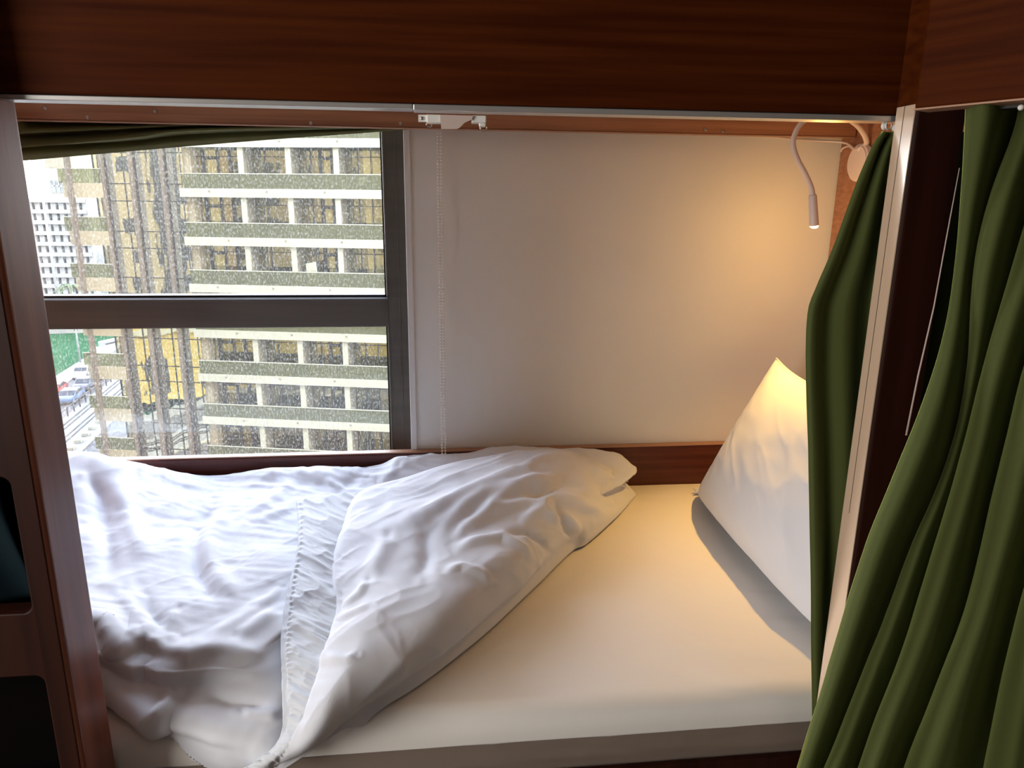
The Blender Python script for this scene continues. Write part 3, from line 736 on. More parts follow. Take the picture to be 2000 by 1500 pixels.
ridA = [
 ([(186, 905), (188, 950), (205, 1020), (212, 1090), (205, 1150)], -0.012, 0.020),
 ([(215, 905), (235, 960), (262, 1040), (300, 1120)], 0.009, 0.022),
 ([(437, 958), (410, 1000), (388, 1030), (379, 1065), (386, 1112), (402, 1150), (440, 1190)], -0.013, 0.018),
 ([(470, 955), (430, 1005), (405, 1050), (412, 1100), (440, 1150), (480, 1185)], 0.010, 0.020),
 ([(271, 1172), (300, 1220), (339, 1262)], -0.012, 0.018),
 ([(240, 1150), (262, 1200), (280, 1250)], 0.008, 0.02),
 ([(480, 1010), (520, 985), (560, 950), (590, 925)], 0.007, 0.012),
 ([(490, 1025), (540, 1005), (583, 985)], 0.005, 0.008),
 ([(290, 1010), (340, 1015), (390, 1020)], -0.004, 0.006),
 ([(330, 1018), (390, 1022), (420, 1010)], 0.004, 0.006),
 ([(90, 1212), (150, 1225), (203, 1235), (245, 1280), (288, 1262), (330, 1280), (373, 1290), (437, 1280), (500, 1282), (548, 1245)], 0.015, 0.013, 3.0),
 ([(400, 1272), (440, 1240), (480, 1215), (520, 1180)], 0.007, 0.014),
 ([(300, 1262), (330, 1240), (350, 1200)], 0.007, 0.014),
 ([(90, 1262), (150, 1272), (203, 1285), (235, 1300), (267, 1317), (292, 1312), (318, 1324), (380, 1324), (429, 1321), (500, 1318), (548, 1311)], 0.015, 0.012, 3.0),
 ([(90, 1290), (150, 1315), (211, 1350), (255, 1385), (301, 1417), (335, 1406), (380, 1418), (429, 1436), (493, 1449), (530, 1462)], 0.013, 0.012, 3.0),
 ([(300, 1415), (330, 1380), (340, 1350)], 0.006, 0.012),
 ([(380, 1350), (450, 1372), (540, 1385)], -0.008, 0.018),
 ([(470, 1392), (520, 1398), (550, 1405)], 0.006, 0.012),
 ([(460, 1260), (500, 1235), (545, 1200)], 0.008, 0.012),
 ([(490, 1200), (520, 1180), (556, 1150)], 0.006, 0.01),
 ([(160, 930), (200, 960), (220, 1000)], -0.008, 0.012),
 ([(600, 915), (640, 930), (660, 960)], 0.008, 0.014),
 ([(700, 912), (690, 935), (660, 950)], -0.006, 0.012),
 ([(780, 905), (760, 925), (735, 940)], 0.008, 0.012),
]

def H_back(x, y):
    hb = np.interp(x, [-0.98, -0.90, -0.84, -0.80, -0.70, -0.57, -0.35, -0.15, 0.0, 0.3, 0.5], [.155, .15, .128, .105, .086, .080, .092, .098, .118, .125, .110])
    return 0.062+(hb-0.062)*math.exp(-((1.80-y)/0.14)**2)+0.03*float(sstep((-0.55-x)/0.3))*float(sstep((y-1.2)/0.4))
def cross_line(y, x1, dz=0.0):
    return [('w', x, y, 0.552+H_back(x, y)+dz) for x in np.linspace(-0.975, x1, 14)]
crest = [('w', -0.975, 1.795, .70)]+[('y', a_, b_, 1.792) for a_, b_ in ((130, 884), (150, 886), (175, 889), (206, 900), (250, 911), (330, 922), (420, 929), (500, 916), (560, 914), (600, 912), (655, 908), (700, 909), (740, 905), (775, 893), (810, 886), (850, 884), (900, 886), (950, 882), (1020, 880), (1080, 880), (1140, 881), (1195, 883), (1216, 890), (1226, 905))]
LA = [
 [('w', x, 1.815, .565) for x in np.linspace(-0.975, 0.53, 12)],
 crest,
 cross_line(1.70, 0.515, -0.004), cross_line(1.58, 0.38), cross_line(1.45, 0.20), cross_line(1.30, 0.02), cross_line(1.19, -0.08),
 [('w', -0.80, 1.10, .625), (150, 1222, .625), (203, 1235, .62), (245, 1268, .615), (288, 1262, .615), (330, 1272, .615), (373, 1280, .615), (437, 1275, .615), (500, 1272, .618), (548, 1245, .615), (610, 1235, .60)],
 [('w', -0.80, 1.05, .61), (150, 1268, .612), (203, 1285, .606), (235, 1300, .604), (267, 1317, .60), (292, 1314, .60), (318, 1324, .60), (380, 1324, .60), (429, 1321, .60), (500, 1318, .602), (548, 1311, .598), (596, 1310, .585)],
 [('w', -0.80, 0.99, .585), (150, 1308, .596), (210, 1330, .588), (265, 1362, .582), (300, 1376, .58), (340, 1372, .58), (400, 1378, .58), (480, 1388, .58), (545, 1392, .575), (582, 1390, .565)],
 [('w', -0.80, 0.955, .565), (150, 1330, .578), (211, 1354, .572), (255, 1388, .566), (301, 1419, .56), (335, 1408, .562), (380, 1420, .56), (429, 1437, .558), (493, 1449, .556), (525, 1460, .551), (548, 1462, .545)],
 [('w', -0.80, 0.95, .53), (150, 1370, .545), (215, 1392, .535), (255, 1420, .53), (300, 1445, .526), (360, 1460, .524), (430, 1478, .522), (490, 1486, .520), (520, 1486, .52)],
 [('w', -0.80, 0.948, .50), (150, 1385, .505), (222, 1408, .505), (262, 1440, .502), (300, 1466, .498), (360, 1482, .495), (430, 1502, .49), (480, 1506, .485), (500, 1500, .49)],
]
V = loft(LA, 430, [6, 20, 22, 24, 28, 22, 24, 20, 22, 16, 14, 8])
X, Y = V[..., 0], V[..., 1]; PX, PY = seen(V)
wx = X+0.03*fbm(X*6, Y*6, 91); wy = Y+0.03*fbm(X*5, Y*5, 92)
msk = sstep((fbm(X*3.5, Y*3.5, 97)+0.14)*5)
w = creases(PX, PY, ridA)
w = w+0.0042*(ridged(wx*3.5+wy*2, wy*26+wx*7, 41)-0.35)*sstep((Y-1.0)/0.1)*msk+0.0040*(ridged(wx*6-wy*4, wy*9-wx*6, 47)-0.35)+0.030*fbm(wx*4, wy*4.5, 43, 2)*sstep((Y-1.0)/0.12)
w = w+0.0025*(ridged(wx*12, wy*34+wx*11, 48)-0.35)*sstep((PX-230)/60)*sstep((1240-PY)/80)
w = w+0.007*(ridged(wx*9+wy*3, wy*3, 45)-0.35)*np.exp(-((1.78-Y)/0.06)**2)+0.006*(ridged(wx*4-wy*3, wy*8+wx*2, 46)-0.35)*sstep((1.10-Y)/0.08)
rows = np.arange(V.shape[0])[:, None]
w = w*sstep((rows-2)/6.0)
V = V+normals(V)*w[..., None]
def ztop(y):
    return 0.5165+0.040*np.sqrt(np.clip(1-((0.982-np.minimum(y, 0.982))/0.04)**2, 0, 1))
def hide_floor(V):
    V[..., 2] = np.where(V[..., 1] > 0.942, np.maximum(V[..., 2], ztop(V[..., 1])), V[..., 2]); return V
V = hide_floor(V); V[..., 1] = np.minimum(V[..., 1], 1.819)
V[..., 1] = np.where((V[..., 0] < -0.468) & (V[..., 1] < 0.938), 0.938, V[..., 1])
o = grid_mesh('duvet_body', V, M['cotton'], dv); md = o.modifiers.new('thick', 'SOLIDIFY'); md.thickness = 0.004; md.offset = -1 if normals(V)[5, 5, 2] > 0 else 1

ridB = [
 ([(1145, 905), (1080, 918), (1000, 935), (930, 962), (884, 984), (840, 1003), (799, 1018), (760, 1045)], 0.013, 0.013),
 ([(1120, 925), (1060, 945), (1000, 957), (944, 975), (900, 1000), (870, 1025), (854, 1060)], 0.013, 0.012),
 ([(1100, 950), (1040, 952), (990, 972), (950, 995), (915, 1010)], 0.011, 0.010),
 ([(1090, 985), (1020, 985), (960, 1000), (905, 1030), (880, 1060)], 0.012, 0.010),
 ([(1160, 960), (1100, 945), (1050, 970), (1000, 960)], -0.008, 0.009),
 ([(1185, 1010), (1120, 985), (1080, 975), (1030, 1000)], 0.011, 0.012),
 ([(1130, 1045), (1100, 1015), (1060, 1000), (1010, 1015)], 0.012, 0.011),
 ([(1128, 1050), (1110, 1040), (1090, 1010), (1075, 990)], -0.012, 0.007),
 ([(1075, 1092), (1060, 1060), (1030, 1040), (980, 1035)], -0.010, 0.008),
 ([(1040, 1110), (1020, 1075), (980, 1050), (920, 1060), (880, 1075)], 0.010, 0.010),
 ([(960, 1150), (940, 1125), (900, 1110), (860, 1120)], 0.007, 0.010),
 ([(1010, 935), (1040, 915), (1080, 900), (1130, 895)], 0.008, 0.008),
 ([(760, 1045), (740, 1090), (720, 1130)], 0.008, 0.016),
 ([(830, 1010), (835, 1080), (820, 1140)], -0.008, 0.016),
 ([(700, 1010), (760, 975), (830, 965), (900, 950)], -0.008, 0.016),
 ([(665, 1190), (700, 1160), (720, 1130)], 0.006, 0.008),
 ([(655, 1215), (690, 1200), (730, 1185)], 0.006, 0.008),
 ([(640, 1290), (680, 1290), (700, 1280)], 0.005, 0.008),
 ([(1215, 960), (1180, 940), (1150, 905)], 0.008, 0.012),
 ([(1190, 985), (1180, 960), (1160, 935)], -0.006, 0.012),
]

B1 = [(518, 1492, .53), (548, 1470, .555), (578, 1436, .585), (596, 1403, .60), (608, 1365, .615), (630, 1300, .63), (650, 1232, .64), (661, 1190, .645), (655, 1140, .65), (655, 1095, .65), (668, 1050, .655), (684, 1005, .66), (702, 972, .665), (735, 952, .672), (800, 934, .68), (860, 914, .685), (920, 900, .685), (1000, 889, .69), (1080, 880, .69), (1120, 884, .68), (1165, 903, .66), (1200, 924, .63), (1236, 960, .563)]
B0 = [(a_+14, b_+2, c_-0.022) for a_, b_, c_ in B1[:13]]+[(a_, b_+12, c_-0.022) for a_, b_, c_ in B1[13:-3]]+[(a_, b_+6, c_-0.012) for a_, b_, c_ in B1[-3:-1]]+[(1236, 961, .560)]
B2 = [(524, 1493, .53), (565, 1468, .562), (600, 1440, .592), (628, 1400, .617), (652, 1350, .637), (688, 1290, .655), (718, 1225, .668), (742, 1160, .676), (763, 1100, .682), (793, 1050, .688), (838, 1008, .692), (890, 975, .695), (950, 945, .698), (1010, 918, .70), (1070, 898, .70), (1110, 896, .695), (1152, 911, .672), (1190, 930, .640), (1237, 962, .562)]
B3 = [(530, 1494, .53), (590, 1465, .56), (640, 1430, .585), (700, 1370, .612), (760, 1310, .635), (820, 1240, .652), (870, 1180, .662), (920, 1120, .668), (970, 1075, .67), (1020, 1030, .67), (1070, 990, .67), (1120, 960, .663), (1160, 945, .648), (1200, 945, .612), (1238, 963, .562)]
B4 = [(534, 1495, .525), (598, 1458, .553), (670, 1405, .578), (750, 1345, .598), (820, 1288, .61), (900, 1222, .618), (960, 1170, .622), (1020, 1116, .622), (1070, 1070, .622), (1118, 1025, .62), (1160, 1000, .610), (1203, 978, .588), (1239, 964.5, .561)]
B5 = [(538, 1496, .52), (560, 1484, .535), (620, 1441, .552), (700, 1385, .565), (780, 1333, .575), (850, 1282, .58), (940, 1212, .582), (1000, 1160, .582), (1060, 1106, .582), (1076, 1090, .582), (1122, 1053, .580), (1150, 1046, .578), (1205, 1003, .570), (1240, 966, .560)]
r5 = resample([cloth_pt(q_) for q_ in B5], 40); r4 = resample([cloth_pt(q_) for q_ in B4], 40)
B6 = r5+(r4-r5)*0.45; B6[:, 2] = np.where(B6[:, 1] > 0.942, ztop(B6[:, 1]), r5[:, 2]-0.01)
V = loft([B0, B1, B2, B3, B4, B5, list(B6)], 420, [8, 46, 56, 40, 18, 10])
X, Y = V[..., 0], V[..., 1]; PX, PY = seen(V)
c0, s0 = math.cos(math.radians(38)), math.sin(math.radians(38))
a_, b_ = X*c0+Y*s0, -X*s0+Y*c0
wx = a_+0.03*fbm(X*6, Y*6, 61); wy = b_+0.03*fbm(X*6, Y*6, 62)
dl = seg_dist(PX, PY, [q_[:2] for q_ in B1])[0]; df = seg_dist(PX, PY, [q_[:2] for q_ in B5])[0]
w = 1.15*creases(PX, PY, ridB)+0.020*fbm(wx*5, wy*6, 63, 2)+0.007*(ridged(wx*4, wy*12, 64)-0.35)+0.0035*(ridged(wx*12, wy*12, 65)-0.35)
w = w+0.0035*np.exp(-(dl/26.0)**2)*(ridged(PX*0.02, PY*0.055, 66)-0.3)
w = w+0.005*(ridged(PX*0.012+PY*0.010, PY*0.012-PX*0.008, 68)-0.35)*np.exp(-(df/60.0)**2)*sstep((PX-720)/120)
rows = np.arange(V.shape[0])[:, None]; tot_ = V.shape[0]-1; cols = np.arange(V.shape[1])[None]
w = w*sstep((rows-4)/14.0)*sstep((tot_-9-rows)/16.0)*sstep(cols/40.0)*sstep((V.shape[1]-1-cols)/40.0)
V = V+normals(V)*w[..., None]
V = hide_floor(V)
o = grid_mesh('folded_back_corner', V, M['cotton'], dv); md = o.modifiers.new('thick', 'SOLIDIFY'); md.thickness = 0.003; md.offset = -1 if normals(V)[30, 30, 2] > 0 else 1

# inner cover end peeping from under the fold, its gathered stitching and the narrow hem beside it
C0 = [(583, 979, .648), (586, 1009, .645), (586, 1060, .642), (576, 1116, .638), (569, 1160, .635), (565, 1201, .631), (561, 1250, .627), (561, 1287, .622), (564, 1350, .607), (567, 1393, .594), (557, 1436, .575), (540, 1463, .560), (508, 1487, .540), (480, 1502, .525)]
C2 = [(745, 962, .655), (716, 985, .655), (698, 1020, .652), (682, 1060, .648), (670, 1110, .645), (675, 1160, .643), (676, 1192, .640), (664, 1240, .635), (644, 1305, .624), (622, 1368, .609), (606, 1408, .595), (588, 1442, .578), (556, 1478, .550), (520, 1500, .525)]
C1 = [((p_[0]+q_[0])/2, (p_[1]+q_[1])/2-(4 if i_ == 0 else 0), (p_[2]+q_[2])/2+0.006) for i_, (p_, q_) in enumerate(zip(C0, C2))]
C00 = [(a_+5, b_+1, c_-0.010) for a_, b_, c_ in C0]
V = loft([C00, C0, C1, C2], 420, [4, 26, 24]); PX, PY = seen(V); X, Y = V[..., 0], V[..., 1]
d0 = seg_dist(PX, PY, [q_[:2] for q_ in C0])[0]
w = 0.0065*(ridged(PX*0.012+PY*0.008, PY*0.034-PX*0.018, 71)-0.3)+0.003*(ridged(PX*0.02, PY*0.07-PX*0.03, 74)-0.3)+0.0015*np.sin(PY*0.62+PX*0.1)*np.exp(-(d0/7.0)**2)
w = w*sstep((np.arange(V.shape[0])[:, None]-2)/5.0)
V = V+normals(V)*w[..., None]
o = grid_mesh('cover_end', V, M['cotton_hem'], dv); md = o.modifiers.new('thick', 'SOLIDIFY'); md.thickness = 0.002; md.offset = 0
cover_V = V; cover_P = (PX, PY)
H0 = [(580, 1092, .637), (568, 1130, .634), (561, 1159, .632), (555, 1190, .630), (552, 1214, .628), (549, 1250, .623), (550, 1287, .618), (551, 1330, .608), (552, 1372, .597), (553, 1412, .583), (547, 1440, .570), (530, 1464, .555), (500, 1487, .536), (474, 1500, .525)]
H1 = [(584, 1090, .637), (577, 1130, .636), (572, 1165, .634), (567, 1195, .631), (565, 1220, .629), (563, 1250, .626), (563, 1290, .620), (565, 1340, .608), (568, 1380, .596), (565, 1415, .583), (556, 1442, .571), (540, 1466, .556), (508, 1489, .537), (480, 1503, .523)]
V = loft([H0, H1], 200, [8]); PX, PY = seen(V)
V = V+normals(V)*(0.0022*(ridged(PX*0.05, PY*0.05, 78)-0.3))[..., None]
o = grid_mesh('cover_hem', V, M['cotton_hem'], dv); md = o.modifiers.new('thick', 'SOLIDIFY'); md.thickness = 0.0025; md.offset = 0
# hem turned along the front of the duvet body
HB = [(200, 1396, .520), (240, 1418, .520), (290, 1452, .515), (360, 1478, .508), (440, 1494, .505), (505, 1492, .520)]
tube('front_hem', smooth_path([P(a_, b_, z=c_) for a_, b_, c_ in HB[1:]], 60), 0.0028, M['cotton'], dv, 6)
# buttonholes on the placket beside the fold edge
for px, py in ((611, 1353), (608, 1366), (602, 1398)):
    q_ = np.hypot(cover_P[0]-px, cover_P[1]-py); j, i = np.unravel_index(np.argmin(q_), q_.shape); c = cover_V[j, i]
    bm = bmesh.new()
    bmesh.ops.create_uvsphere(bm, u_segments=10, v_segments=6, radius=0.0021, matrix=Matrix.Translation((c[0], c[1]-0.001, c[2]+0.0012)) @ Matrix.Diagonal((1, 1.3, 0.5, 1)))
    bm_obj('buttonhole', bm, M['hole'], dv, True)

# cloth inside the ladder opening
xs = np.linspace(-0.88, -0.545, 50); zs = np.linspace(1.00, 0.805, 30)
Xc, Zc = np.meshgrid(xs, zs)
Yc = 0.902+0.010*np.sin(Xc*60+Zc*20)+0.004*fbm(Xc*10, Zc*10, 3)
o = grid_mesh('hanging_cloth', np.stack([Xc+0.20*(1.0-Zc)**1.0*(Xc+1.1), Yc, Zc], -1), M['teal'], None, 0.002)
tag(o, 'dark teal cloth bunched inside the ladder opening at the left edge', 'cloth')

# ================================================================== OUTSIDE
GZ = CAMH-24.0
exec_tower = True
FA = math.atan(0.2206)
HO = CAMH                                                         # facade heights are given relative to the eye
tw = thing('residential_tower', 'cream high-rise opposite with long glass balconies and mirrored curtain wall', 'building', (0, 48.29, 0), -FA)
NF = range(-1, 7)
def zz(v): return v+HO
SL, SR = -17.25, 6.0
fas = []
for k in NF:
    zt, zb = zz(0.57-3.2*k), zz(0.0-3.2*k)
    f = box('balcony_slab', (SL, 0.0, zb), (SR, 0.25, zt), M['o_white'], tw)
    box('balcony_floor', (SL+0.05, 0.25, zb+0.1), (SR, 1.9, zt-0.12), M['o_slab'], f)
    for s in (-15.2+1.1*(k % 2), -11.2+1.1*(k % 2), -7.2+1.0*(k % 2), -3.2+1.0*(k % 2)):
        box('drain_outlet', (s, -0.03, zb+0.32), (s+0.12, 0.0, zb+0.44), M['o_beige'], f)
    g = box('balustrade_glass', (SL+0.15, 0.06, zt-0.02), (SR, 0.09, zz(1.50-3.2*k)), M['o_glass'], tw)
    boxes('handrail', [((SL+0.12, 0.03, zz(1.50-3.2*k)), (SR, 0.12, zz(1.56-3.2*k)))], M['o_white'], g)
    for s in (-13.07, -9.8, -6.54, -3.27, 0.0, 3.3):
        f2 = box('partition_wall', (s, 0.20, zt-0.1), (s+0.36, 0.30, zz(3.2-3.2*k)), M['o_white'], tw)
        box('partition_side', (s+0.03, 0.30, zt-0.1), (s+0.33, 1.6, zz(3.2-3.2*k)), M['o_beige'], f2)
# glazing bays
rnd = random.Random(5)
bays = [(SL+0.5, -13.05), (-12.72, -9.78), (-9.46, -6.52), (-6.2, -3.25), (-2.9, 0.02)]
cm = {n_: mat('curtain_'+n_, c_, 0.9) for n_, c_ in dict(grey=(0.07, 0.073, 0.056), green=(0.045, 0.052, 0.034), tan=(0.24, 0.18, 0.09), peach=(0.34, 0.21, 0.10), yellow=(0.50, 0.42, 0.20), pale=(0.70, 0.66, 0.44), brown=(0.045, 0.033, 0.02)).items()}  # curtain_ materials are panel colours behind the tower glass that stand in for its reflections
BAY = [
 [(0, .10, 'yellow'), (.17, .40, 'pale'), (.43, .64, 'peach'), (.66, 1, 'brown')],
 [(0, .30, 'grey'), (.30, .66, 'green'), (.66, .80, 'brown'), (.80, .90, 'tan'), (.90, 1, 'brown')],
 [(0, .34, 'grey'), (.34, .48, 'tan'), (.56, .76, 'pale'), (.80, 1, 'yellow')],
 [(0, .40, 'green'), (.40, .60, 'pale'), (.61, .84, 'pale'), (.90, 1, 'yellow')],
 [(0, .40, 'grey'), (.40, 1, 'tan')]]
FR = [[(.10, .17), (.40, .44), (.63, .69)], [(.29, .32), (.88, .92)], [(.28, .31), (.48, .56), (.76, .80)], [(.28, .31), (.59, .61), (.84, .90)], [(.3, .33), (.6, .66)]]
for k in NF:
    zb, zt = zz(0.5-3.2*k), zz(3.25-3.2*k)
    for bi, (a, b) in enumerate(bays):
        g = box('bay_window', (a, 1.62, zb), (b, 1.65, zt), M['o_win'], tw)
        bm = bmesh.new(); w_ = b-a
        for c0_, c1_ in FR[bi]: add_box(bm, (a+c0_*w_, 1.54, zb), (a+c1_*w_, 1.62, zt))
        add_box(bm, (a, 1.57, zt-0.58), (b, 1.62, zt-0.53)); add_box(bm, (a, 1.56, zb), (b, 1.62, zb+0.12))
        if bi in (0, 2): add_box(bm, (a+(FR[bi][0][1] if bi == 0 else .56)*w_, 1.54, zt-0.75), (a+(.44 if bi == 0 else .80)*w_, 1.62, zt-0.60))
        bm_obj('window_frame', bm, M['o_frame'], g)
        for c0_, c1_, n_ in BAY[bi]:
            if k > 3 and n_ in ('pale', 'yellow', 'peach'): n_ = rnd.choice(['tan', 'grey', 'green', 'yellow'])
            j_ = 0.03*rnd.random()
            box('reflection_panel', (a+(c0_+j_)*w_, 1.72+0.05*rnd.random(), zb), (a+(c1_-j_)*w_, 1.80, zt), cm[n_], g)
refl_mats = [cm['grey'], cm['tan'], cm['yellow'], cm['brown']]
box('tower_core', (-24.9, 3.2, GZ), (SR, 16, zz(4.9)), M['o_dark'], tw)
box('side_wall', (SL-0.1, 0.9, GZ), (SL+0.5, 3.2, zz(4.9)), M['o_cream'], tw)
# mirrored curtain wall with fins
for a, b in ((-22.73, -20.61), (-20.61, -18.39), (-18.39, SL)):
    box('mirror_glass', (a, 0.75, GZ+1), (b, 0.80, zz(4.9)), M['o_cw'], tw)
for s in (-22.73, -20.61, -18.39):
    f = box('facade_fin', (s-0.20, 0.10, GZ), (s-0.02, 0.80, zz(4.9)), M['o_fin'], tw)
    box('fin_edge', (s-0.02, 0.45, GZ), (s+0.17, 0.79, zz(4.9)), M['o_frame'], f)
box('facade_fin', (-25.08, -0.35, GZ), (-24.90, 0.10, zz(4.9)), M['o_fin'], tw)
for s in (-21.61, -19.38, -17.47): box('mullion', (s, 0.70, GZ), (s+0.06, 0.76, zz(4.9)), M['o_frame'], tw)
for k in NF:
    for v in (0.8, -0.35): box('transom', (-22.73, 0.71, zz(v-3.2*k)), (SL, 0.755, zz(v-3.2*k)+0.07), M['o_frame'], tw)
# corner balconies
for k in NF:
    zt, zb = zz(0.85-3.2*k), zz(-0.12-3.2*k)
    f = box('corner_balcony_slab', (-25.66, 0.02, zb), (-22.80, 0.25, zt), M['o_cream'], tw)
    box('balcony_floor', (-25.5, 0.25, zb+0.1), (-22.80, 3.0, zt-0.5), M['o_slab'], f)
    g = box('corner_balustrade', (-25.95, 0.06, zt-0.02), (-22.83, 0.09, zt+0.92), M['o_glass'], tw)
    box('handrail', (-25.95, 0.03, zt+0.92), (-22.83, 0.12, zt+0.97), M['o_white'], g)
    g = box('corner_window', (-24.35, 1.60, zt), (-22.8, 1.63, zb+3.2), M['o_win'], tw)
    boxes('window_frame', [((-24.4+q_, 1.54, zt), (-24.3+q_, 1.60, zb+3.2)) for q_ in (0, 0.55, 1.0, 1.4)], M['o_frame'], g)
    box('reflection_panel', (-24.2, 1.75, zt), (-23.2, 1.8, zb+3.2), refl_mats[k % 3], g)
box('corner_core', (-24.3, 1.95, GZ), (-22.7, 3.3, zz(4.9)), M['o_dark'], tw)

def local_thing(name, label, cat, s, dep, z, rz=0.0, group=None):
    p_ = Matrix.Rotation(-FA, 4, 'Z') @ Vector((s, dep, 0)); return thing(name, label, cat, (p_.x, p_.y+48.29, z), -FA+rz, group)
# washing on a balcony, third floor down
t = local_thing('drying_rack', 'white sheet draped over a rack on the tower balcony', 'drying rack', -8.6, 0.55, zz(0.45-6.4))
bm = bmesh.new(); add_prism(bm, [(-0.32, 0.1), (0.50, 0.1), (0.36, 1.75), (-0.36, 1.62)], 0, 0.04, 1); bm_obj('sheet', bm, M['o_white'], t)
boxes('rack_frame', [((-0.4, 0.05, 0), (-0.36, 0.08, 1.2)), ((0.9, 0.05, 0), (0.94, 0.08, 1.0)), ((-0.4, 0.05, 0.95), (0.94, 0.08, 0.99))], M['o_white'], t)
t = local_thing('balcony_chair', 'white folding chair behind the balcony glass, top visible row', 'chair', -4.9, 0.8, zz(0.45))
boxes('seat', [((-0.25, -0.2, 0.42), (0.25, 0.25, 0.46))], M['o_white'], t)
box('backrest', (-0.25, 0.22, 0.46), (0.25, 0.26, 0.95), M['o_white'], t)
for a in (-0.22, 0.18):
    for b in (-0.18, 0.2): box('leg', (a, b, 0), (a+0.04, b+0.04, 0.42), M['o_frame'], t)

# reflected buildings across the street (seen only in the mirrored glass)
def local_face(origin, direction):
    return math.atan2(direction[1], direction[0])
rz = local_face(None, (38, -52))
ht = thing('hotel_block', 'sand coloured hotel block mirrored in the glass of the tower opposite', 'building', (-50, 30, 0), rz)
box('wall', (-16, -14, GZ+11.5), (70, 0, 26), M['o_hotel'], ht)
box('podium', (-18, -13, GZ), (72, 1.5, GZ+11.5), M['o_yellow'], ht)
for fl in range(0, 9):
    z = GZ+13+fl*3.4
    for c in range(0, 16):
        if (c*7+fl*3) % 5 == 0: continue
        box('window', (-12+c*5.0+(c % 3)*0.6, -0.02, z), (-12+c*5.0+(c % 3)*0.6+(1.0 if c % 2 else 1.6), 0.05, z+1.7), M['o_black'], ht)
for c in (3, 9): box('dark_bay', (-12+c*6.0, 0.0, GZ+12), (-9.2+c*6.0, 0.25, 24), M['o_black'], ht)
for c in range(8):
    bm = bmesh.new(); x_ = -14+c*6.0
    pts = [(x_-1.1, GZ+1), (x_+1.1, GZ+1), (x_+1.1, GZ+4.5)]+[(x_+1.1*math.cos(a), GZ+4.5+1.1*math.sin(a)) for a in np.linspace(0.2, math.pi-0.2, 8)]+[(x_-1.1, GZ+4.5)]
    add_prism(bm, pts, 1.45, 1.6, 1); bm_obj('arched_window', bm, M['o_black'], ht)
box('cornice', (-18.2, 1.5, GZ+8.2), (72, 2.0, GZ+8.8), M['o_white'], ht)

# ground, quay, water
rd = Vector((-0.12, 1.0, 0)).normalized(); rz = math.atan2(rd.y, rd.x)-math.pi/2       # local y runs along the street
def street(name, x0, x1, z0, z1, m, y0=-120, y1=300, parent=None):
    return box(name, (x0, y0, z0), (x1, y1, z1), m, parent)
# local frame origin
SO = (-40.0, 80.0)
gr = tag(bpy.data.objects.new('ground', None), kind='structure'); COL.objects.link(gr); gr.location = (SO[0], SO[1], GZ); gr.rotation_euler = (0, 0, rz)
street('asphalt', 4.6, 160, -0.6, -0.02, M['o_asphalt'], parent=gr)
street('tram_bed', -1.2, 4.6, -0.6, 0.0, M['o_pave'], parent=gr)
street('parking_lane', -6.2, -1.2, -0.6, -0.01, M['o_asphalt'], parent=gr)
street('promenade', -9.0, -6.2, -0.6, 0.05, M['o_pave'], parent=gr)
street('curb', 4.3, 4.6, 0.0, 0.2, M['o_white'], parent=gr)
for x_ in (-0.1, 0.45, 1.5, 2.05): street('tram_rail', x_, x_+0.14, 0.0, 0.1, M['o_rail'], parent=gr)
wt = tag(box('marina_water', (-260, -120, -2.5), (-9.1, 320, -1.4), M['o_water']), 'flat green marina water beyond the quay', 'water'); wt.location = (SO[0], SO[1], GZ); wt.rotation_euler = (0, 0, rz)
box('far_shore', (-260, 66, -1.4), (-9, 320, 0.1), M['o_pave'], gr)
def on_street(name, label, cat, x, y, group=None, r=0.0):
    v_ = Matrix.Rotation(rz, 4, 'Z') @ Vector((x, y, 0)); return thing(name, label, cat, (SO[0]+v_.x, SO[1]+v_.y, GZ), rz+r, group)
# tramway fence
fn = on_street('street_fence', 'low grey fence between the parked cars and the tram tracks', 'fence', -0.75, 0)
box('fence_rail', (-0.03, -40, 0.95), (0.03, 60, 1.05), M['o_frame'], fn); box('fence_rail', (-0.03, -40, 0.3), (0.03, 60, 0.36), M['o_frame'], fn)
for i in range(0, 40): box('fence_post', (-0.06, -20+i*2.0, 0.0), (0.06, -19.85+i*2.0, 1.1), M['o_frame'], fn)
# white delineator blocks
blk = None
for i in range(14):
    t = on_street('kerb_block', 'small white kerb block in the row beside the tram tracks', 'block', 3.4, -10+i*2.2, 'kerb blocks beside the tram tracks')
    if blk is None:
        bm = bmesh.new(); add_box(bm, (-0.35, -0.4, 0.0), (0.35, 0.4, 0.35), 0.06); blk = bm_obj('block', bm, M['o_white'], t)
    else:
        c = blk.copy(); COL.objects.link(c); c.parent = t
# street lamp on the quay
t = on_street('street_lamp', 'pale street lamp standing on the quay edge against the green water', 'street lamp', -8.6, 31.5)
bm = bmesh.new(); add_tube(bm, [(0, 0, 0), (0, 0, 7.6)], [0.14, 0.09], 10); bm_obj('pole', bm, M['o_far'], t, True)
bm = bmesh.new(); bmesh.ops.create_uvsphere(bm, u_segments=16, v_segments=8, radius=0.9, matrix=Matrix.Translation((0, 0, 7.7)) @ Matrix.Diagonal((1.0, 1.0, 0.22, 1))); bm_obj('lamp_shade', bm, M['o_white'], t, True)
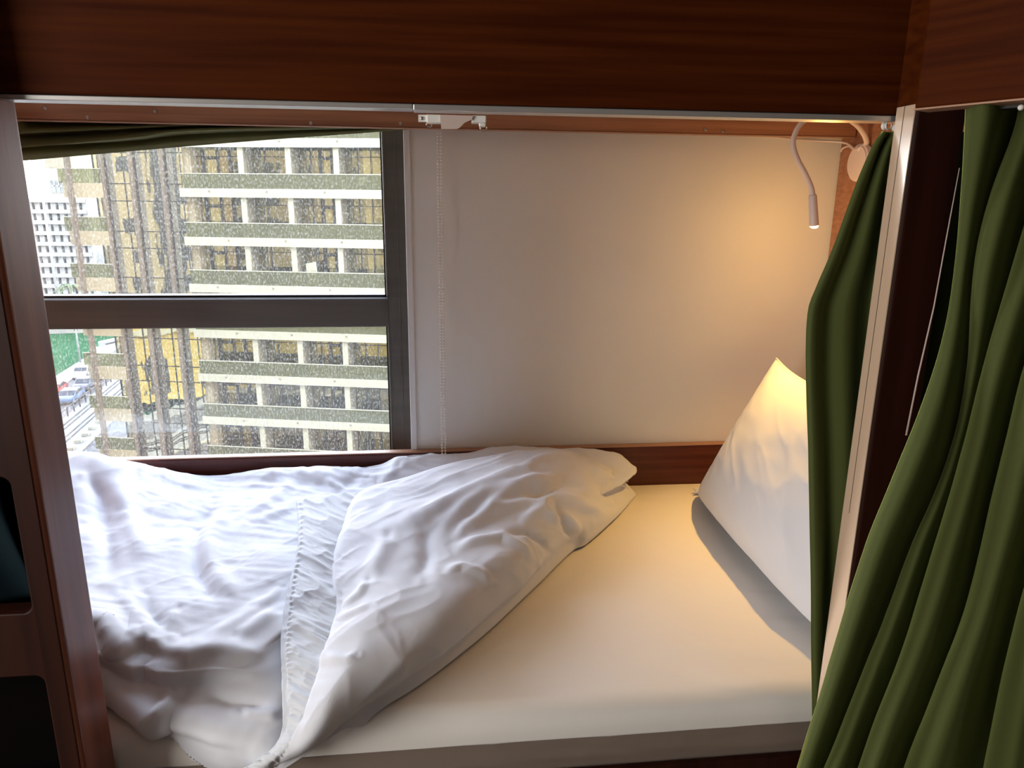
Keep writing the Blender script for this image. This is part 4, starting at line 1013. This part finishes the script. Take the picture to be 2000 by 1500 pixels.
# cars
def car(label, x, y, color, dark=False):
    t = on_street('parked_car', label, 'car', x, y)
    cm = mat('car_paint_%d' % int(y*10), color, 0.3)
    prof = [(-2.2, .35), (-2.25, .75), (-2.0, .95), (-1.2, 1.02), (-0.7, 1.45), (0.9, 1.5), (1.7, 1.05), (2.2, .9), (2.25, .4)]
    bm = bmesh.new(); add_prism(bm, prof, -0.9, 0.9, 0); bmesh.ops.bevel(bm, geom=bm.edges[:], offset=0.07, segments=2, affect='EDGES'); bm_obj('body', bm, cm, t)
    bm = bmesh.new(); add_prism(bm, [(-1.15, 1.05), (-0.72, 1.40), (0.88, 1.44), (1.55, 1.08)], -0.915, 0.915, 0); bm_obj('side_windows', bm, M['o_black'], t)
    bm = bmesh.new(); add_prism(bm, [(-1.30, 1.06), (-0.74, 1.47), (-0.70, 1.44), (-1.2, 1.04)], -0.75, 0.75, 0); bm_obj('windscreen', bm, M['o_black'], t)
    for a in (-0.92, 0.74):
        for b in (-1.4, 1.4):
            bm = bmesh.new(); bmesh.ops.create_cone(bm, cap_ends=True, segments=20, radius1=0.34, radius2=0.34, depth=0.18, matrix=Matrix.Translation((a+0.09, b, 0.34)) @ Matrix.Rotation(math.pi/2, 4, 'Y')); bm_obj('wheel', bm, M['gasket'], t)
    return t
car('blue-grey car parked nearest along the tram fence', -2.6, 9.0, (0.07, 0.10, 0.16))
car('dark grey car parked behind the blue-grey one along the fence', -2.8, 15.0, (0.07, 0.07, 0.08))
car('black car parked furthest along the tram fence', -2.9, 21.0, (0.03, 0.03, 0.035))
car('large white car on the quay beside the dark parked cars', -5.2, 22.0, (0.6, 0.6, 0.6))
car('dark red car at the left end of the quay parking', -5.6, 12.5, (0.25, 0.05, 0.04))
# boat moored
t = thing('motor_yacht', 'white motor yacht moored behind the corner balconies', 'boat', (*P(226, 668, z=GZ)[:2], GZ-1.3), 1.2)
t.scale = (0.6, 0.6, 0.6)
bm = bmesh.new(); add_prism(bm, [(-7, 0), (6, 0), (9, 0.1), (6, 0.6), (-7, 0.5)], -1.9, 1.9, 1)
bm2 = bmesh.new(); add_prism(bm2, [(-7, -1.6), (4, -1.6), (9, 0), (4, 1.6), (-7, 1.6)], 0.1, 1.7, 2); bm.free(); bm_obj('hull', bm2, M['o_white'], t)
box('cabin', (-5, -1.2, 1.7), (3, 1.2, 3.2), M['o_far'], t, 0.2); box('cabin_window', (-4.8, -1.22, 2.2), (2.8, 1.22, 2.7), M['o_black'], t)

# far buildings
def far_block(name, label, px0, px1, ytop, ybot, D, pitch, rzk=0.0, bandm='o_far'):
    a = P(px0, 450, y=D); b = P(px1, 450, y=D); x0, x1 = a[0], b[0]
    zt = P((px0+px1)/2, ytop, y=D)[2]
    t = thing(name, label, 'building', (x0, D, 0), 0)
    w_ = x1-x0
    box('wall', (0.3, 0.5, GZ), (w_-0.3, 20, zt), M['o_farglass'], t)
    n = int((zt-GZ)/pitch)
    for i in range(min(n, 26)):
        z = zt-i*pitch; box('floor_band', (0, -1.0, z-pitch*0.36), (w_, 0.6, z), M[bandm], t)
    for i in range(8): box('wall_pier', (w_*i/7.5, -0.4, GZ), (w_*i/7.5+0.9, 0.55, zt), M[bandm], t)
    return t
t = far_block('banded_block', 'pale far building with close white floor bands and bluish glass', 62, 176, 388, 560, 152, 2.05)
t = thing('white_tower', 'tall white far tower above the banded building', 'building', (*P(70, 380, y=300)[:2], 0))
wx = P(176, 380, y=300)[0]-P(70, 380, y=300)[0]
box('wall', (0, 0, GZ), (wx, 25, P(100, 250, y=300)[2]), M['o_white'], t)
a = P(97, 352, y=299.6); b = P(125, 377, y=299.6); x0 = P(70, 380, y=300)[0]
f = box('window', (a[0]-x0, -0.4, b[2]), (b[0]-x0, 0.1, a[2]), M['o_farglass'], t)
boxes('window_frame', [((a[0]-x0+q_*(b[0]-a[0]), -0.6, b[2]), (a[0]-x0+q_*(b[0]-a[0])+0.4, -0.4, a[2])) for q_ in (0.3, 0.65)]+[((a[0]-x0, -0.6, (a[2]+b[2])/2), (b[0]-x0, -0.4, (a[2]+b[2])/2+0.4))], M['o_far'], f)
a = P(86, 300, y=299.6); b = P(130, 328, y=299.6)
box('window', (a[0]-x0, -0.4, b[2]), (b[0]-x0, 0.1, a[2]), M['o_beige'], t)
# slender white mast in front of it
a = P(84, 390, y=140); t = tag(tube('flagpole', [(a[0], 140, GZ), (a[0], 140, P(80, 380, y=140)[2])], 0.22, M['o_far'], None, 8), 'slender white mast rising in front of the far banded building', 'mast')
# palm
a = P(140, 590, y=138)
t = thing('palm_tree', 'small palm with drooping fronds beside the corner balconies', 'tree', (a[0], 138, GZ))
zt = P(140, 560, y=138)[2]-GZ
bm = bmesh.new(); add_tube(bm, [(0, 0, 0), (0.2, 0, zt*0.5), (0, 0, zt)], [0.3, 0.22, 0.2], 8); bm_obj('trunk', bm, M['o_fin'], t, True)
bm = bmesh.new()
for i in range(22):
    a_ = i*2*math.pi/22*3.1; up = 0.4+0.9*((i*7) % 11)/11
    pts = [Vector((math.cos(a_)*r_*2.6, math.sin(a_)*r_*2.6, zt+up*2*r_-2.6*r_*r_)) for r_ in np.linspace(0, 1, 6)]
    s_ = Vector((-math.sin(a_), math.cos(a_), 0))
    for j in range(5):
        w0 = 0.35*(1-j/6); w1 = 0.35*(1-(j+1)/6)
        vs = [bm.verts.new(pts[j]-s_*w0-Vector((0, 0, 0.12))), bm.verts.new(pts[j]), bm.verts.new(pts[j+1]), bm.verts.new(pts[j+1]-s_*w1-Vector((0, 0, 0.12)))]
        bm.faces.new(vs)
        vs2 = [bm.verts.new(pts[j]+s_*w0-Vector((0, 0, 0.12))), bm.verts.new(pts[j]), bm.verts.new(pts[j+1]), bm.verts.new(pts[j+1]+s_*w1-Vector((0, 0, 0.12)))]
        bm.faces.new(vs2)
bm_obj('fronds', bm, M['leaf'], t)
